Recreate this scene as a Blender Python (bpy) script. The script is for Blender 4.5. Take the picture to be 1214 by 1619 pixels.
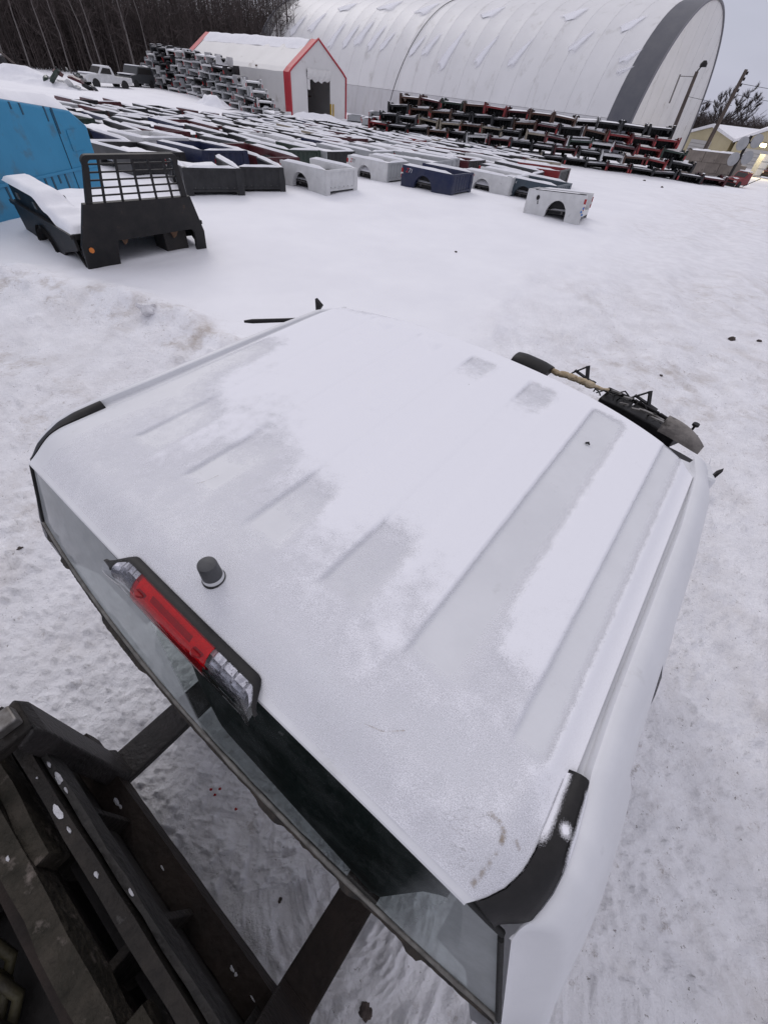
import bpy, bmesh, math, random
import numpy as np
from mathutils import Vector, Matrix

for o in list(bpy.data.objects):
    bpy.data.objects.remove(o)
SC = bpy.context.scene
COL = SC.collection
random.seed(7)
RNG = np.random.default_rng(11)

# ------------------------------------------------------------------ camera
IW, IH, FPX = 1214.0, 1619.0, 630.0
CAMZ = 2.4
NADIR = (535.0, 1395.0)
_d = np.array([NADIR[0] - IW / 2, NADIR[1] - IH / 2, FPX]); _d /= np.linalg.norm(_d)
_f = np.array([0, 0, 1.0]); _f -= _d * _f.dot(_d); _f /= np.linalg.norm(_f)
_r = np.cross(_d, _f)
if _r[0] < 0: _r = -_r
RM = np.stack([_r, _f, -_d])            # camera axes (right, down, forward) -> world
cam_d = bpy.data.cameras.new('camera')
cam = bpy.data.objects.new('camera', cam_d); COL.objects.link(cam)
_x, _y, _z = RM @ np.array([1, 0, 0]), RM @ np.array([0, -1, 0]), RM @ np.array([0, 0, -1])
cam.matrix_world = Matrix(((_x[0], _y[0], _z[0], 0), (_x[1], _y[1], _z[1], 0), (_x[2], _y[2], _z[2], CAMZ), (0, 0, 0, 1)))
cam_d.sensor_fit = 'HORIZONTAL'; cam_d.sensor_width = 36.0
cam_d.lens = FPX / IW * 36.0
cam_d.clip_start = 0.02; cam_d.clip_end = 3000
SC.camera = cam
SC.render.resolution_x, SC.render.resolution_y = 767, 1024

# ------------------------------------------------------------------ world, sun, exposure
SUN_EL, SUN_AZ = math.radians(38), math.radians(-30)      # azimuth from +Y towards +X
world = bpy.data.worlds.new('World'); SC.world = world; world.use_nodes = True
nt = world.node_tree; nt.nodes.clear()
n_out = nt.nodes.new('ShaderNodeOutputWorld'); n_bg = nt.nodes.new('ShaderNodeBackground')
n_sky = nt.nodes.new('ShaderNodeTexSky'); n_sky.sky_type = 'NISHITA'; n_sky.sun_disc = False
n_sky.sun_elevation = SUN_EL; n_sky.sun_rotation = SUN_AZ; n_sky.altitude = 200
n_sky.air_density = 1.0; n_sky.dust_density = 3.0; n_sky.ozone_density = 1.0
n_tc = nt.nodes.new('ShaderNodeTexCoord'); n_sep = nt.nodes.new('ShaderNodeSeparateXYZ')
n_ramp = nt.nodes.new('ShaderNodeValToRGB')                # overcast cloud deck: paler overhead than at the horizon
n_ramp.color_ramp.elements[0].position = 0.0; n_ramp.color_ramp.elements[0].color = (0.53, 0.545, 0.68, 1)
n_ramp.color_ramp.elements[1].position = 0.8; n_ramp.color_ramp.elements[1].color = (0.935, 0.915, 1.0, 1)
n_noise = nt.nodes.new('ShaderNodeTexNoise'); n_noise.inputs['Scale'].default_value = 3.0
n_noise.inputs['Detail'].default_value = 5
n_map = nt.nodes.new('ShaderNodeMapping'); n_map.inputs['Scale'].default_value = (1, 1, 4)
n_mr = nt.nodes.new('ShaderNodeMapRange'); n_mr.inputs['To Min'].default_value = 7.0; n_mr.inputs['To Max'].default_value = 10.0
n_mul = nt.nodes.new('ShaderNodeVectorMath'); n_mul.operation = 'SCALE'
n_mix = nt.nodes.new('ShaderNodeMix'); n_mix.data_type = 'RGBA'; n_mix.inputs[0].default_value = 0.9
L = nt.links.new
L(n_tc.outputs['Generated'], n_sep.inputs[0]); L(n_sep.outputs['Z'], n_ramp.inputs[0])
L(n_tc.outputs['Generated'], n_map.inputs[0]); L(n_map.outputs[0], n_noise.inputs['Vector'])
L(n_noise.outputs['Fac'], n_mr.inputs['Value']); L(n_ramp.outputs[0], n_mul.inputs[0]); L(n_mr.outputs[0], n_mul.inputs['Scale'])
L(n_sky.outputs[0], n_mix.inputs[6]); L(n_mul.outputs[0], n_mix.inputs[7]); L(n_mix.outputs[2], n_bg.inputs['Color'])
n_bg.inputs['Strength'].default_value = 0.105
L(n_bg.outputs[0], n_out.inputs['Surface'])

sun_d = bpy.data.lights.new('sun', 'SUN'); sun_d.energy = 0.55; sun_d.angle = math.radians(25); sun_d.color = (1.0, 0.97, 0.95)
sun = bpy.data.objects.new('sun', sun_d); COL.objects.link(sun)
sdir = Vector((math.sin(SUN_AZ) * math.cos(SUN_EL), math.cos(SUN_AZ) * math.cos(SUN_EL), math.sin(SUN_EL)))
sun.rotation_euler = sdir.to_track_quat('Z', 'Y').to_euler()
VS = SC.view_settings
VS.view_transform = 'Standard'; VS.look = 'None'; VS.gamma = 1.0; VS.exposure = 0.0; VS.use_curve_mapping = False
SC.render.engine = 'CYCLES'
SC.cycles.max_bounces = 8; SC.cycles.transparent_max_bounces = 12

# ------------------------------------------------------------------ helpers: places
def sstep(a, b, x):
    t = np.clip((np.asarray(x, float) - a) / (b - a), 0, 1); return t * t * (3 - 2 * t)
def gz(x, y):
    """broad fall of the yard: level near the loader, about a metre lower far off"""
    return -1.0 * sstep(16, 46, y) * (1 - 0.68 * sstep(-14, -32, x))
def ray(px, py):
    return RM @ np.array([px - IW / 2, py - IH / 2, FPX])
def at(px, py, z=0.0):
    v = ray(px, py); t = (z - CAMZ) / v[2]
    return Vector((v[0] * t, v[1] * t, z))
def G(px, py):
    z = 0.0
    for _ in range(40):
        p = at(px, py, z); z = 0.5 * z + 0.5 * float(gz(p.x, p.y))
    return at(px, py, z)

# ------------------------------------------------------------------ helpers: noise
def _hash(ix, iy, s):
    h = (ix.astype(np.int64) * 374761393 + iy.astype(np.int64) * 668265263 + s * 1274126177) & 0xffffffff
    h = ((h ^ (h >> 13)) * 1274126177) & 0xffffffff
    return ((h ^ (h >> 16)) & 0xffff) / 65535.0
def vnoise(x, y, s=0):
    x = np.asarray(x, float); y = np.asarray(y, float)
    ix = np.floor(x); iy = np.floor(y); fx = x - ix; fy = y - iy
    fx = fx * fx * (3 - 2 * fx); fy = fy * fy * (3 - 2 * fy)
    a = _hash(ix, iy, s); b = _hash(ix + 1, iy, s); c = _hash(ix, iy + 1, s); d = _hash(ix + 1, iy + 1, s)
    return (a + (b - a) * fx) * (1 - fy) + (c + (d - c) * fx) * fy - 0.5
def fbm(x, y, oct=4, s=0, g=0.5):
    r = 0; amp = 1.0
    for k in range(oct):
        r = r + amp * vnoise(np.asarray(x) * 2 ** k + 17.3 * k, np.asarray(y) * 2 ** k - 9.1 * k, s + k); amp *= g
    return r

# ------------------------------------------------------------------ helpers: objects
def tag(o, label=None, cat=None, group=None, kind=None):
    if label: o['label'] = label
    if cat: o['category'] = cat
    if group: o['group'] = group
    if kind: o['kind'] = kind
    return o
def thing(name, label, cat, loc=(0, 0, 0), rz=0.0, group=None):
    o = bpy.data.objects.new(name, None); COL.objects.link(o); o.empty_display_size = 0.2
    o.location = loc; o.rotation_euler = (0, 0, rz)
    return tag(o, label, cat, group)
def link(name, me, mat=None, parent=None):
    o = bpy.data.objects.new(name, me); COL.objects.link(o)
    if mat is not None:
        if not me.materials: me.materials.append(mat)
        elif me.materials[0] is not mat:
            o.material_slots[0].link = 'OBJECT'; o.material_slots[0].material = mat
    if parent is not None: o.parent = parent
    return o
class MB:
    def __init__(s): s.v = []; s.f = []
    def add(s, vs, fs):
        n = len(s.v); s.v += [tuple(v) for v in vs]; s.f += [tuple(i + n for i in f) for f in fs]; return s
    def box(s, x0, x1, y0, y1, z0, z1, M=None):
        vs = [(x0, y0, z0), (x1, y0, z0), (x1, y1, z0), (x0, y1, z0), (x0, y0, z1), (x1, y0, z1), (x1, y1, z1), (x0, y1, z1)]
        if M is not None: vs = [M @ Vector(v) for v in vs]
        return s.add(vs, [(3, 2, 1, 0), (4, 5, 6, 7), (0, 1, 5, 4), (1, 2, 6, 5), (2, 3, 7, 6), (3, 0, 4, 7)])
    def bar(s, a, b, w, t=None):
        """rectangular bar from a to b"""
        a = Vector(a); b = Vector(b); d = b - a; L_ = d.length; d.normalize(); t = t or w
        up = Vector((0, 0, 1)) if abs(d.z) < .9 else Vector((1, 0, 0))
        x = d.cross(up).normalized(); u = x.cross(d)
        vs = []
        for p in (a, b):
            for sx, su in ((-1, -1), (1, -1), (1, 1), (-1, 1)): vs.append(p + x * sx * w / 2 + u * su * t / 2)
        return s.add(vs, [(0, 1, 2, 3), (7, 6, 5, 4), (0, 4, 5, 1), (1, 5, 6, 2), (2, 6, 7, 3), (3, 7, 4, 0)])
    def tube(s, pts, rad, n=8, cap=True):
        pts = [Vector(p) for p in pts]; rad = [rad] * len(pts) if not hasattr(rad, '__len__') else rad
        base = len(s.v); prev = None
        for i, p in enumerate(pts):
            d = (pts[min(i + 1, len(pts) - 1)] - pts[max(i - 1, 0)]).normalized()
            if prev is None: prev = Vector((0, 0, 1)).cross(d) if abs(d.z) < .9 else Vector((1, 0, 0)).cross(d)
            x = (prev - d * prev.dot(d)).normalized(); y = d.cross(x); prev = x
            for k in range(n):
                a = 2 * math.pi * k / n; s.v.append(tuple(p + (x * math.cos(a) + y * math.sin(a)) * rad[i]))
        for i in range(len(pts) - 1):
            for k in range(n):
                s.f.append((base + i * n + k, base + i * n + (k + 1) % n, base + (i + 1) * n + (k + 1) % n, base + (i + 1) * n + k))
        if cap:
            s.f.append(tuple(base + k for k in reversed(range(n)))); s.f.append(tuple(base + (len(pts) - 1) * n + k for k in range(n)))
        return s
    def prism(s, poly, a, b, axis='y', M=None):
        """extrude a 2-D polygon between a and b along axis (poly coords are the other two)"""
        def mk(p, t):
            return {'y': (p[0], t, p[1]), 'x': (t, p[0], p[1]), 'z': (p[0], p[1], t)}[axis]
        n = len(poly); vs = [mk(p, a) for p in poly] + [mk(p, b) for p in poly]
        if M is not None: vs = [M @ Vector(v) for v in vs]
        fs = [tuple(range(n))[::-1], tuple(range(n, 2 * n))] + [(i, (i + 1) % n, n + (i + 1) % n, n + i) for i in range(n)]
        return s.add(vs, fs)
    def grid(s, P):
        """P: array (n,m,3)"""
        P = np.asarray(P); n, m = P.shape[:2]; b = len(s.v)
        s.v += [tuple(p) for p in P.reshape(-1, 3)]
        s.f += [(b + i * m + j, b + (i + 1) * m + j, b + (i + 1) * m + j + 1, b + i * m + j + 1) for i in range(n - 1) for j in range(m - 1)]
        return s
    def mesh(s, name, smooth=None, fix=True, weld=None):
        me = bpy.data.meshes.new(name); me.from_pydata(s.v, [], s.f)
        if fix or weld:
            bm = bmesh.new(); bm.from_mesh(me)
            if weld: bmesh.ops.remove_doubles(bm, verts=bm.verts, dist=weld)
            if fix: bmesh.ops.recalc_face_normals(bm, faces=bm.faces)
            bm.to_mesh(me); bm.free()
        if smooth is not None:
            me.polygons.foreach_set('use_smooth', [True] * len(me.polygons))
            if smooth < 180: me.set_sharp_from_angle(angle=math.radians(smooth))
        me.update(); return me
    def build(s, name, mat, parent=None, smooth=None, bevel=0, fix=True, weld=None):
        o = link(name, s.mesh(name, smooth, fix, weld), mat, parent)
        if bevel:
            m = o.modifiers.new('bevel', 'BEVEL'); m.width = bevel; m.segments = 2; m.limit_method = 'ANGLE'; m.angle_limit = math.radians(35)
        return o
def np_mesh(name, V, F, attrs=None, smooth=True):
    me = bpy.data.meshes.new(name); V = np.asarray(V, np.float32); F = np.asarray(F, np.int32); k = F.shape[1]
    me.vertices.add(len(V)); me.vertices.foreach_set('co', V.ravel())
    me.loops.add(F.size); me.loops.foreach_set('vertex_index', F.ravel())
    me.polygons.add(len(F)); me.polygons.foreach_set('loop_start', np.arange(0, F.size, k, dtype=np.int32))
    if smooth: me.polygons.foreach_set('use_smooth', np.ones(len(F), bool))
    for an, av in (attrs or {}).items():
        a = me.attributes.new(an, 'FLOAT', 'POINT'); a.data.foreach_set('value', np.asarray(av, np.float32).ravel())
    me.update(calc_edges=True); me.validate(); return me
ORD = ['zeroth', 'first', 'second', 'third', 'fourth', 'fifth', 'sixth', 'seventh', 'eighth', 'ninth', 'tenth', 'eleventh', 'twelfth',
       'thirteenth', 'fourteenth', 'fifteenth', 'sixteenth', 'seventeenth', 'eighteenth', 'nineteenth', 'twentieth', 'twenty-first',
       'twenty-second', 'twenty-third', 'twenty-fourth', 'twenty-fifth']

# ------------------------------------------------------------------ helpers: materials
def mat(name, c1, c2=None, scale=4.0, rough=0.6, metal=0.0, bump=0.0, bscale=None, lo=0.35, hi=0.65, detail=6, stretch=(1, 1, 1),
        c3=None, s3=20.0, lo3=0.62, hi3=0.7, coat=0.0, spec=None, rough2=None):
    m = bpy.data.materials.new(name); m.use_nodes = True; t = m.node_tree; b = t.nodes['Principled BSDF']
    b.inputs['Roughness'].default_value = rough; b.inputs['Metallic'].default_value = metal
    if coat: b.inputs['Coat Weight'].default_value = coat; b.inputs['Coat Roughness'].default_value = 0.15
    if spec is not None: b.inputs['Specular IOR Level'].default_value = spec
    tc = t.nodes.new('ShaderNodeTexCoord'); mp = t.nodes.new('ShaderNodeMapping'); mp.inputs['Scale'].default_value = stretch
    t.links.new(tc.outputs['Object'], mp.inputs[0])
    def noise(sc, lo_, hi_):
        n = t.nodes.new('ShaderNodeTexNoise'); n.inputs['Scale'].default_value = sc; n.inputs['Detail'].default_value = detail
        n.inputs['Roughness'].default_value = 0.62
        t.links.new(mp.outputs[0], n.inputs['Vector'])
        r = t.nodes.new('ShaderNodeMapRange'); r.inputs['From Min'].default_value = lo_; r.inputs['From Max'].default_value = hi_
        t.links.new(n.outputs['Fac'], r.inputs['Value']); return n, r
    def mixc(fac, a, bcol):
        x = t.nodes.new('ShaderNodeMix'); x.data_type = 'RGBA'; t.links.new(fac, x.inputs[0])
        if hasattr(a, 'links'): t.links.new(a, x.inputs[6])
        else: x.inputs[6].default_value = (*a, 1)
        x.inputs[7].default_value = (*bcol, 1); return x.outputs[2]
    if c2 is None: b.inputs['Base Color'].default_value = (*c1, 1); col = None
    else:
        n, r = noise(scale, lo, hi); col = mixc(r.outputs[0], c1, c2)
        if rough2 is not None:
            rr = t.nodes.new('ShaderNodeMapRange'); rr.inputs['To Min'].default_value = rough; rr.inputs['To Max'].default_value = rough2
            t.links.new(r.outputs[0], rr.inputs['Value']); t.links.new(rr.outputs[0], b.inputs['Roughness'])
    if c3 is not None:
        n3, r3 = noise(s3, lo3, hi3); col = mixc(r3.outputs[0], col if col is not None else c1, c3)
    if col is not None: t.links.new(col, b.inputs['Base Color'])
    if bump:
        nb = t.nodes.new('ShaderNodeTexNoise'); nb.inputs['Scale'].default_value = bscale or scale * 4; nb.inputs['Detail'].default_value = 6
        t.links.new(mp.outputs[0], nb.inputs['Vector'])
        bp = t.nodes.new('ShaderNodeBump'); bp.inputs['Strength'].default_value = bump; bp.inputs['Distance'].default_value = 0.02
        t.links.new(nb.outputs['Fac'], bp.inputs['Height']); t.links.new(bp.outputs[0], b.inputs['Normal'])
    m['bsdf'] = b.name
    return m
M = {}
M['snow'] = mat('fresh_snow', (.80, .80, .83), (.86, .86, .89), 3, .75, bump=.25, bscale=30, spec=.2)
M['black_steel'] = mat('black_painted_steel', (.010, .010, .011), (.020, .018, .018), 5, .55, spec=.3, bump=.15, bscale=40, c3=(.10, .055, .035), s3=5, lo3=.66, hi3=.82)
M['black_plastic'] = mat('black_plastic', (.007, .0065, .007), (.013, .012, .0125), 30, .5, spec=.3, bump=.05, bscale=300)
M['dirty_steel'] = mat('greasy_loader_steel', (.011, .010, .0095), (.032, .027, .023), 9, .66, spec=.25, bump=.7, bscale=35, c3=(.13, .125, .12), s3=13, lo3=.62, hi3=.76, stretch=(1, 1, 1))  # loader steels: grime, plus base colours darkened for shadow over the carriage
M['brown_steel'] = mat('rust_brown_steel', (.014, .0105, .009), (.030, .021, .017), 7, .68, spec=.25, bump=.45, bscale=45, c3=(.10, .10, .10), s3=30, lo3=.7, hi3=.8)
M['olive_steel'] = mat('worn_olive_steel', (.022, .020, .015), (.050, .043, .034), 14, .75, spec=.2, bump=.9, bscale=40, c3=(.17, .145, .13), s3=17, lo3=.58, hi3=.72)
M['dark_void'] = mat('dark_oily_metal', (.010, .009, .009), (.022, .018, .016), 6, .7, bump=.3, bscale=25)
M['cab_white'] = mat('white_truck_paint', (.63, .635, .66), (.68, .685, .71), 5, .45, bump=.03, bscale=120, c3=(.48, .48, .48), s3=14, lo3=.64, hi3=.85)
M['chrome'] = mat('silver_reflector', (.80, .80, .83), (.35, .35, .38), 60, .2, metal=1.0, c3=(.04, .04, .045), s3=160, lo3=.62, hi3=.66)
M['rubber'] = mat('black_rubber', (.012, .012, .012), (.02, .02, .02), 60, .8, bump=.2, bscale=200)

# ------------------------------------------------------------------ ground
CAB_O = Vector((-0.3895, 0.4018, CAMZ - 0.77))
CX = Vector((0.83709, -0.54707, 0.0)); CY = Vector((0.54629, 0.83590, 0.05323)); CZ = Vector((-0.02912, -0.04456, 0.99858))
CABM = Matrix(((CX.x, CY.x, CZ.x, CAB_O.x), (CX.y, CY.y, CZ.y, CAB_O.y), (CX.z, CY.z, CZ.z, CAB_O.z), (0, 0, 0, 1)))
def seg_dist(x, y, pts):
    best = None; along = None
    for (ax, ay), (bx, by) in zip(pts[:-1], pts[1:]):
        dx, dy = bx - ax, by - ay; t = np.clip(((x - ax) * dx + (y - ay) * dy) / (dx * dx + dy * dy), 0, 1)
        d = np.hypot(x - ax - t * dx, y - ay - t * dy); sgn = np.sign((x - ax) * dy - (y - ay) * dx)
        if best is None: best = d; side = sgn
        else:
            k = d < best; best = np.where(k, d, best); side = np.where(k, sgn, side)
    return best, side
RIDGE = [(-14, 8.0), (-9.0, 6.75), (-6.15, 6.25), (-4.79, 5.84), (-3.39, 5.23), (-2.34, 4.55), (-1.2, 4.2), (0.2, 4.9), (1.2, 6.4), (2.6, 9.0), (4.0, 11.6), (7.3, 17.5), (10.2, 24), (15, 33), (24, 42), (60, 75)]
def ground_masks(x, y):
    wob = 0.5 * fbm(x * .5, y * .5, 3, 3) * (1 + np.hypot(x, y) * .04)
    d, side = seg_dist(x, y, RIDGE)
    sd = d * side + wob                       # positive on the packed (camera and road) side
    packed = sstep(-.5 - .05 * np.hypot(x, y) * sstep(-1, 2, x), .7 + .12 * np.hypot(x, y) * sstep(-1, 2, x), sd + .5 * fbm(x * 1.1, y * 1.1, 3, 73))
    far = np.hypot(x, y)
    return packed, sd, far
def ground_h(x, y):
    packed, sd, far = ground_masks(x, y)
    clean = .10 * fbm(x * .22, y * .22, 3, 5) + .030 * fbm(x * 1.1, y * 1.1, 4, 6) + .010 * sstep(.1, .35, fbm(x * .6 + 3, y * .35, 3, 66)) * fbm(x * 5, y * 5, 2, 67)
    lump = fbm(x * 2.2, y * 2.2, 3, 7); fine = fbm(x * 9, y * 9, 3, 8); grit = fbm(x * 34, y * 34, 2, 9)
    ridg = 1 - 2 * np.abs(fbm(x * 4.5, y * 4.5, 3, 71)); pk = .030 * lump + .020 * fine + .012 * grit + .014 * ridg - .04
    crumb = np.maximum(0, fbm(x * 17, y * 17, 3, 81) - .10) * sstep(-.12, .30, fbm(x * 1.3, y * 1.3, 3, 82)) * sstep(14, 5, far)
    pk = pk + .10 * crumb + .05 * np.maximum(0, fbm(x * 42, y * 42, 2, 83) - .14) * sstep(8, 3, far)
    # wheel ruts along the lane
    u = (x * .90 - y * .43)
    pk = pk + .026 * np.sin(u * 3.6 + 1.2 * fbm(x * .3, y * .3, 2, 12) * 4) * sstep(2.5, 5, far)
    z = gz(x, y) + clean * (1 - packed) + pk * packed
    # windrow along the left half of the edge of the cleared area
    rw = np.exp(-((sd + .1) / .30) ** 2) * (.10 + .14 * fbm(x * 1.7, y * 1.7, 3, 14)) * sstep(-1.0, -3.0, x)
    rw = rw + np.exp(-((sd - .05) / .22) ** 2) * (.03 + .06 * fbm(x * 2.2, y * 2.2, 3, 15)) * sstep(-3.0, 1.0, x)
    lw = np.exp(-((sd - .15) / .45) ** 2) * sstep(1.5, -1.5, x)
    z = z + rw + lw * (.10 * np.maximum(0, fbm(x * 6, y * 6, 4, 16)) + .05 * np.abs(fbm(x * 16, y * 16, 2, 18)))
    fr_ = np.random.default_rng(9)
    for k in range(7):                       # trails of boot prints over the packed snow
        x0, y0 = fr_.uniform(.8, 6), fr_.uniform(-.6, 9); hd = fr_.uniform(.6, 2.4)
        for q in range(9):
            fx = x0 + math.cos(hd) * .62 * q - math.sin(hd) * (.11 if q % 2 else -.11); fy = y0 + math.sin(hd) * .62 * q + math.cos(hd) * (.11 if q % 2 else -.11)
            du = (x - fx) * math.cos(hd) + (y - fy) * math.sin(hd); dv = -(x - fx) * math.sin(hd) + (y - fy) * math.cos(hd); e2 = (du / .15) ** 2 + (dv / .055) ** 2
            z = z - .026 * packed * sstep(1.25, .7, e2) + .010 * packed * np.exp(-((np.sqrt(e2 + 1e-6) - 1.25) / .2) ** 2)
    # loader tyre tread pressed into the snow between the forks
    lx = (x - CAB_O.x) * CX.x + (y - CAB_O.y) * CX.y; ly = (x - CAB_O.x) * CY.x + (y - CAB_O.y) * CY.y
    wobx = lx + .04 * fbm(lx * 5, ly * 5, 2, 20); woby = ly + .03 * fbm(lx * 5, ly * 5, 2, 21)
    for (cx_, ang, w_) in ((.02, .3, .24), (.42, -.25, .2)):
        a = wobx - cx_ - ang * (woby + .4); inside = sstep(w_, w_ - .05, np.abs(a)) * sstep(-1.0, -.8, ly) * sstep(.1, -.1, ly)
        ph = (woby * 13 + np.abs(a) * 9 * 1.0) % 1.0
        bar = sstep(.0, .16, ph) * sstep(.52, .36, ph) * sstep(.02, .06, np.abs(a))
        z = z - inside * .010 + inside * .026 * (1 - bar) * (.5 + 1.0 * fbm(lx * 9, ly * 9, 2, 23))
    return z
def build_ground():
    fr = np.arange(-100, 100.01, .36); bk = np.linspace(100, 260, 34)[1:-1]
    ang = np.radians(np.concatenate([fr, bk])); rr = [0.04]
    while rr[-1] < 900: rr.append(rr[-1] * (1.0135 if rr[-1] < 120 else 1.06))
    rr = np.array(rr); A, Rr = np.meshgrid(ang, rr); X = Rr * np.sin(A); Y = Rr * np.cos(A)
    Z = ground_h(X, Y); packed, sd, far = ground_masks(X, Y)
    n, m = X.shape; V = np.stack([X, Y, Z], -1).reshape(-1, 3)
    i, j = np.meshgrid(np.arange(n - 1), np.arange(m), indexing='ij'); j2 = (j + 1) % m
    F = np.stack([i * m + j, i * m + j2, (i + 1) * m + j2, (i + 1) * m + j], -1).reshape(-1, 4)[:, ::-1]
    c = len(V); V = np.vstack([V, [[0, 0, float(ground_h(np.array([0.]), np.array([0.]))[0])]]])
    dirt = packed * (.46 + 1.1 * fbm(X * .40, Y * .40, 4, 31)) * (1 - .45 * sstep(-.5, -2.5, X) * sstep(1.5, 2.5, Y)) + np.exp(-((sd - .15) / .45) ** 2) * (1.15 + .9 * fbm(X * .9, Y * .9, 3, 33)) * sstep(.5, -2, X) + np.exp(-((sd - 1.9) / .35) ** 2) * (.8 + 1.2 * fbm(X * .8, Y * .8, 3, 34)) * sstep(-1.5, -2.5, X)
    dirt = np.clip(dirt, 0, 1)
    me = np_mesh('snow_ground', V, F, {'packed': np.append(packed.ravel(), 1), 'dirt': np.append(dirt.ravel(), .3)})
    bm = bmesh.new(); bm.from_mesh(me); bm.verts.ensure_lookup_table()
    for k in range(m):
        try: bm.faces.new((bm.verts[c], bm.verts[(k + 1) % m], bm.verts[k]))
        except ValueError: pass
    bm.to_mesh(me); bm.free()
    t = bpy.data.materials.new('yard_snow'); t.use_nodes = True; nt_ = t.node_tree; b = nt_.nodes['Principled BSDF']
    b.inputs['Roughness'].default_value = .7; b.inputs['Specular IOR Level'].default_value = .25
    N = nt_.nodes.new; K = nt_.links.new
    tc = N('ShaderNodeTexCoord')
    def noise(sc, det=6, rough=.6, dist=0):
        q = N('ShaderNodeTexNoise'); q.inputs['Scale'].default_value = sc; q.inputs['Detail'].default_value = det; q.inputs['Roughness'].default_value = rough
        q.inputs['Distortion'].default_value = dist; K(tc.outputs['Object'], q.inputs['Vector']); return q.outputs['Fac']
    def rng(v, a, b_, c_=0, d=1):
        q = N('ShaderNodeMapRange'); q.inputs['From Min'].default_value = a; q.inputs['From Max'].default_value = b_; q.inputs['To Min'].default_value = c_; q.inputs['To Max'].default_value = d
        K(v, q.inputs['Value']); return q.outputs[0]
    def mth(op, a, b_):
        q = N('ShaderNodeMath'); q.operation = op
        for k_, v in enumerate((a, b_)):
            if isinstance(v, (int, float)): q.inputs[k_].default_value = v
            else: K(v, q.inputs[k_])
        return q.outputs[0]
    def mix(f, a, b_):
        q = N('ShaderNodeMix'); q.data_type = 'RGBA'
        if isinstance(f, float): q.inputs[0].default_value = f
        else: K(f, q.inputs[0])
        for k_, v in ((6, a), (7, b_)):
            if isinstance(v, tuple): q.inputs[k_].default_value = (*v, 1)
            else: K(v, q.inputs[k_])
        return q.outputs[2]
    at1 = N('ShaderNodeAttribute'); at1.attribute_name = 'packed'; at2 = N('ShaderNodeAttribute'); at2.attribute_name = 'dirt'
    pk, dr = at1.outputs['Fac'], at2.outputs['Fac']
    base = mix(rng(noise(.6), .35, .65), (.80, .80, .835), (.85, .85, .88))
    pcol = mix(rng(noise(3.2, 8), .38, .62), (.79, .785, .815), (.88, .875, .905))
    col = mix(pk, base, pcol)
    mpn = N('ShaderNodeMapping'); mpn.inputs['Rotation'].default_value = (0, 0, math.radians(26)); mpn.inputs['Scale'].default_value = (2.4, .35, 1); K(tc.outputs['Object'], mpn.inputs[0])
    trk = N('ShaderNodeTexNoise'); trk.inputs['Scale'].default_value = .9; trk.inputs['Detail'].default_value = 7; trk.inputs['Roughness'].default_value = .62; K(mpn.outputs[0], trk.inputs['Vector'])
    lane = mth('MULTIPLY', rng(trk.outputs['Fac'], .48, .66), dr); col = mix(mth('MULTIPLY', lane, .40), col, (.56, .53, .52))
    stain = mth('MULTIPLY', rng(noise(1.7, 9, .72, .1), .50, .70), dr); col = mix(mth('MULTIPLY', stain, rng(dr, .45, 1.0, .5, 1.15)), col, (.46, .41, .37))
    grit = mth('MULTIPLY', rng(noise(11, 9, .80, .05), .585, .68), rng(dr, .05, .65)); col = mix(mth('MULTIPLY', grit, .85), col, (.29, .245, .215))
    speck = mth('MULTIPLY', rng(noise(34, 5, .7, .1), .645, .69), rng(dr, .05, .5)); col = mix(mth('MULTIPLY', speck, .85), col, (.12, .095, .08))
    K(col, b.inputs['Base Color'])
    h1 = mth('MULTIPLY', noise(26, 8, .65), mth('ADD', mth('MULTIPLY', pk, .9), .12))
    bp = N('ShaderNodeBump'); bp.inputs['Strength'].default_value = .75; bp.inputs['Distance'].default_value = .04
    K(h1, bp.inputs['Height']); K(bp.outputs[0], b.inputs['Normal'])
    o = link('snow_ground', me, t); o['kind'] = 'structure'; return o
build_ground()
def surf(x, y):
    return float(ground_h(np.array([float(x)]), np.array([float(y)]))[0])

# ------------------------------------------------------------------ the white cab on the forks
HW = 0.797; XC = -.025
REC = [(-.575, -.465), (-.327, -.217), (-.075, .035), (.175, .285), (.415, .53), (.66, .725)]
def ix(y): return np.interp(y, [-.03, 0, .03, .063, .1, .25, 1.0, 1.25, 1.4, 1.55], [.738, .764, .782, .792, .796, .795, .797, .787, .762, .72])
def ox(y): return np.interp(y, [-.2, -.01, .03, .073, .11, .16, .21, .258, .4, 1.0, 1.28, 1.4, 2.1], [.815, .826, .843, .849, .847, .840, .834, .826, .822, .824, .814, .80, .80])
def oz(y): return np.interp(y, [-.01, .03, .073, .11, .16, .21, .258, .4, 1.25, 1.4, 2.1], [-.13, -.11, -.09, -.07, -.055, -.05, -.045, -.045, -.055, -.085, -.085])
def roof_front(x): return 1.545 - .17 * (np.abs(x - XC) / .75) ** 2.2
def rear_edge(x): return -.022 - .012 * np.cos(np.clip(x - XC, -.8, .8) / .8 * math.pi / 2)
def roof_z(x, y):
    ax = np.abs(np.asarray(x) - XC)
    z = -.032 * (ax / HW) ** 2.4 - .02 * sstep(HW - .06, HW + .005, ax) - .014 * (np.asarray(x) - XC) / HW
    z = z - .034 * sstep(.085, -.04, y) ** 1.3 - .012 * sstep(1.25, 1.6, y) - .06 * np.clip((y - 1.30) / .25, 0, 1) ** 2 - .035 * sstep(.09, 0, roof_front(x) - y)
    z = z - .022 * sstep(.55, .80, ax) * sstep(.12, -.03, y)
    rec = 0
    for a, b in REC:
        side = sstep(a - .002, a + .006, x) * sstep(b + .022, b - .012, x)
        skew = .05 * (np.asarray(x) - a) / (b - a)
        rec = rec + side * sstep(.20, .235, y) * sstep(1.345 - skew * 1.5, 1.31 - skew * 1.5, y)
    return z - .0060 * rec
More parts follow.
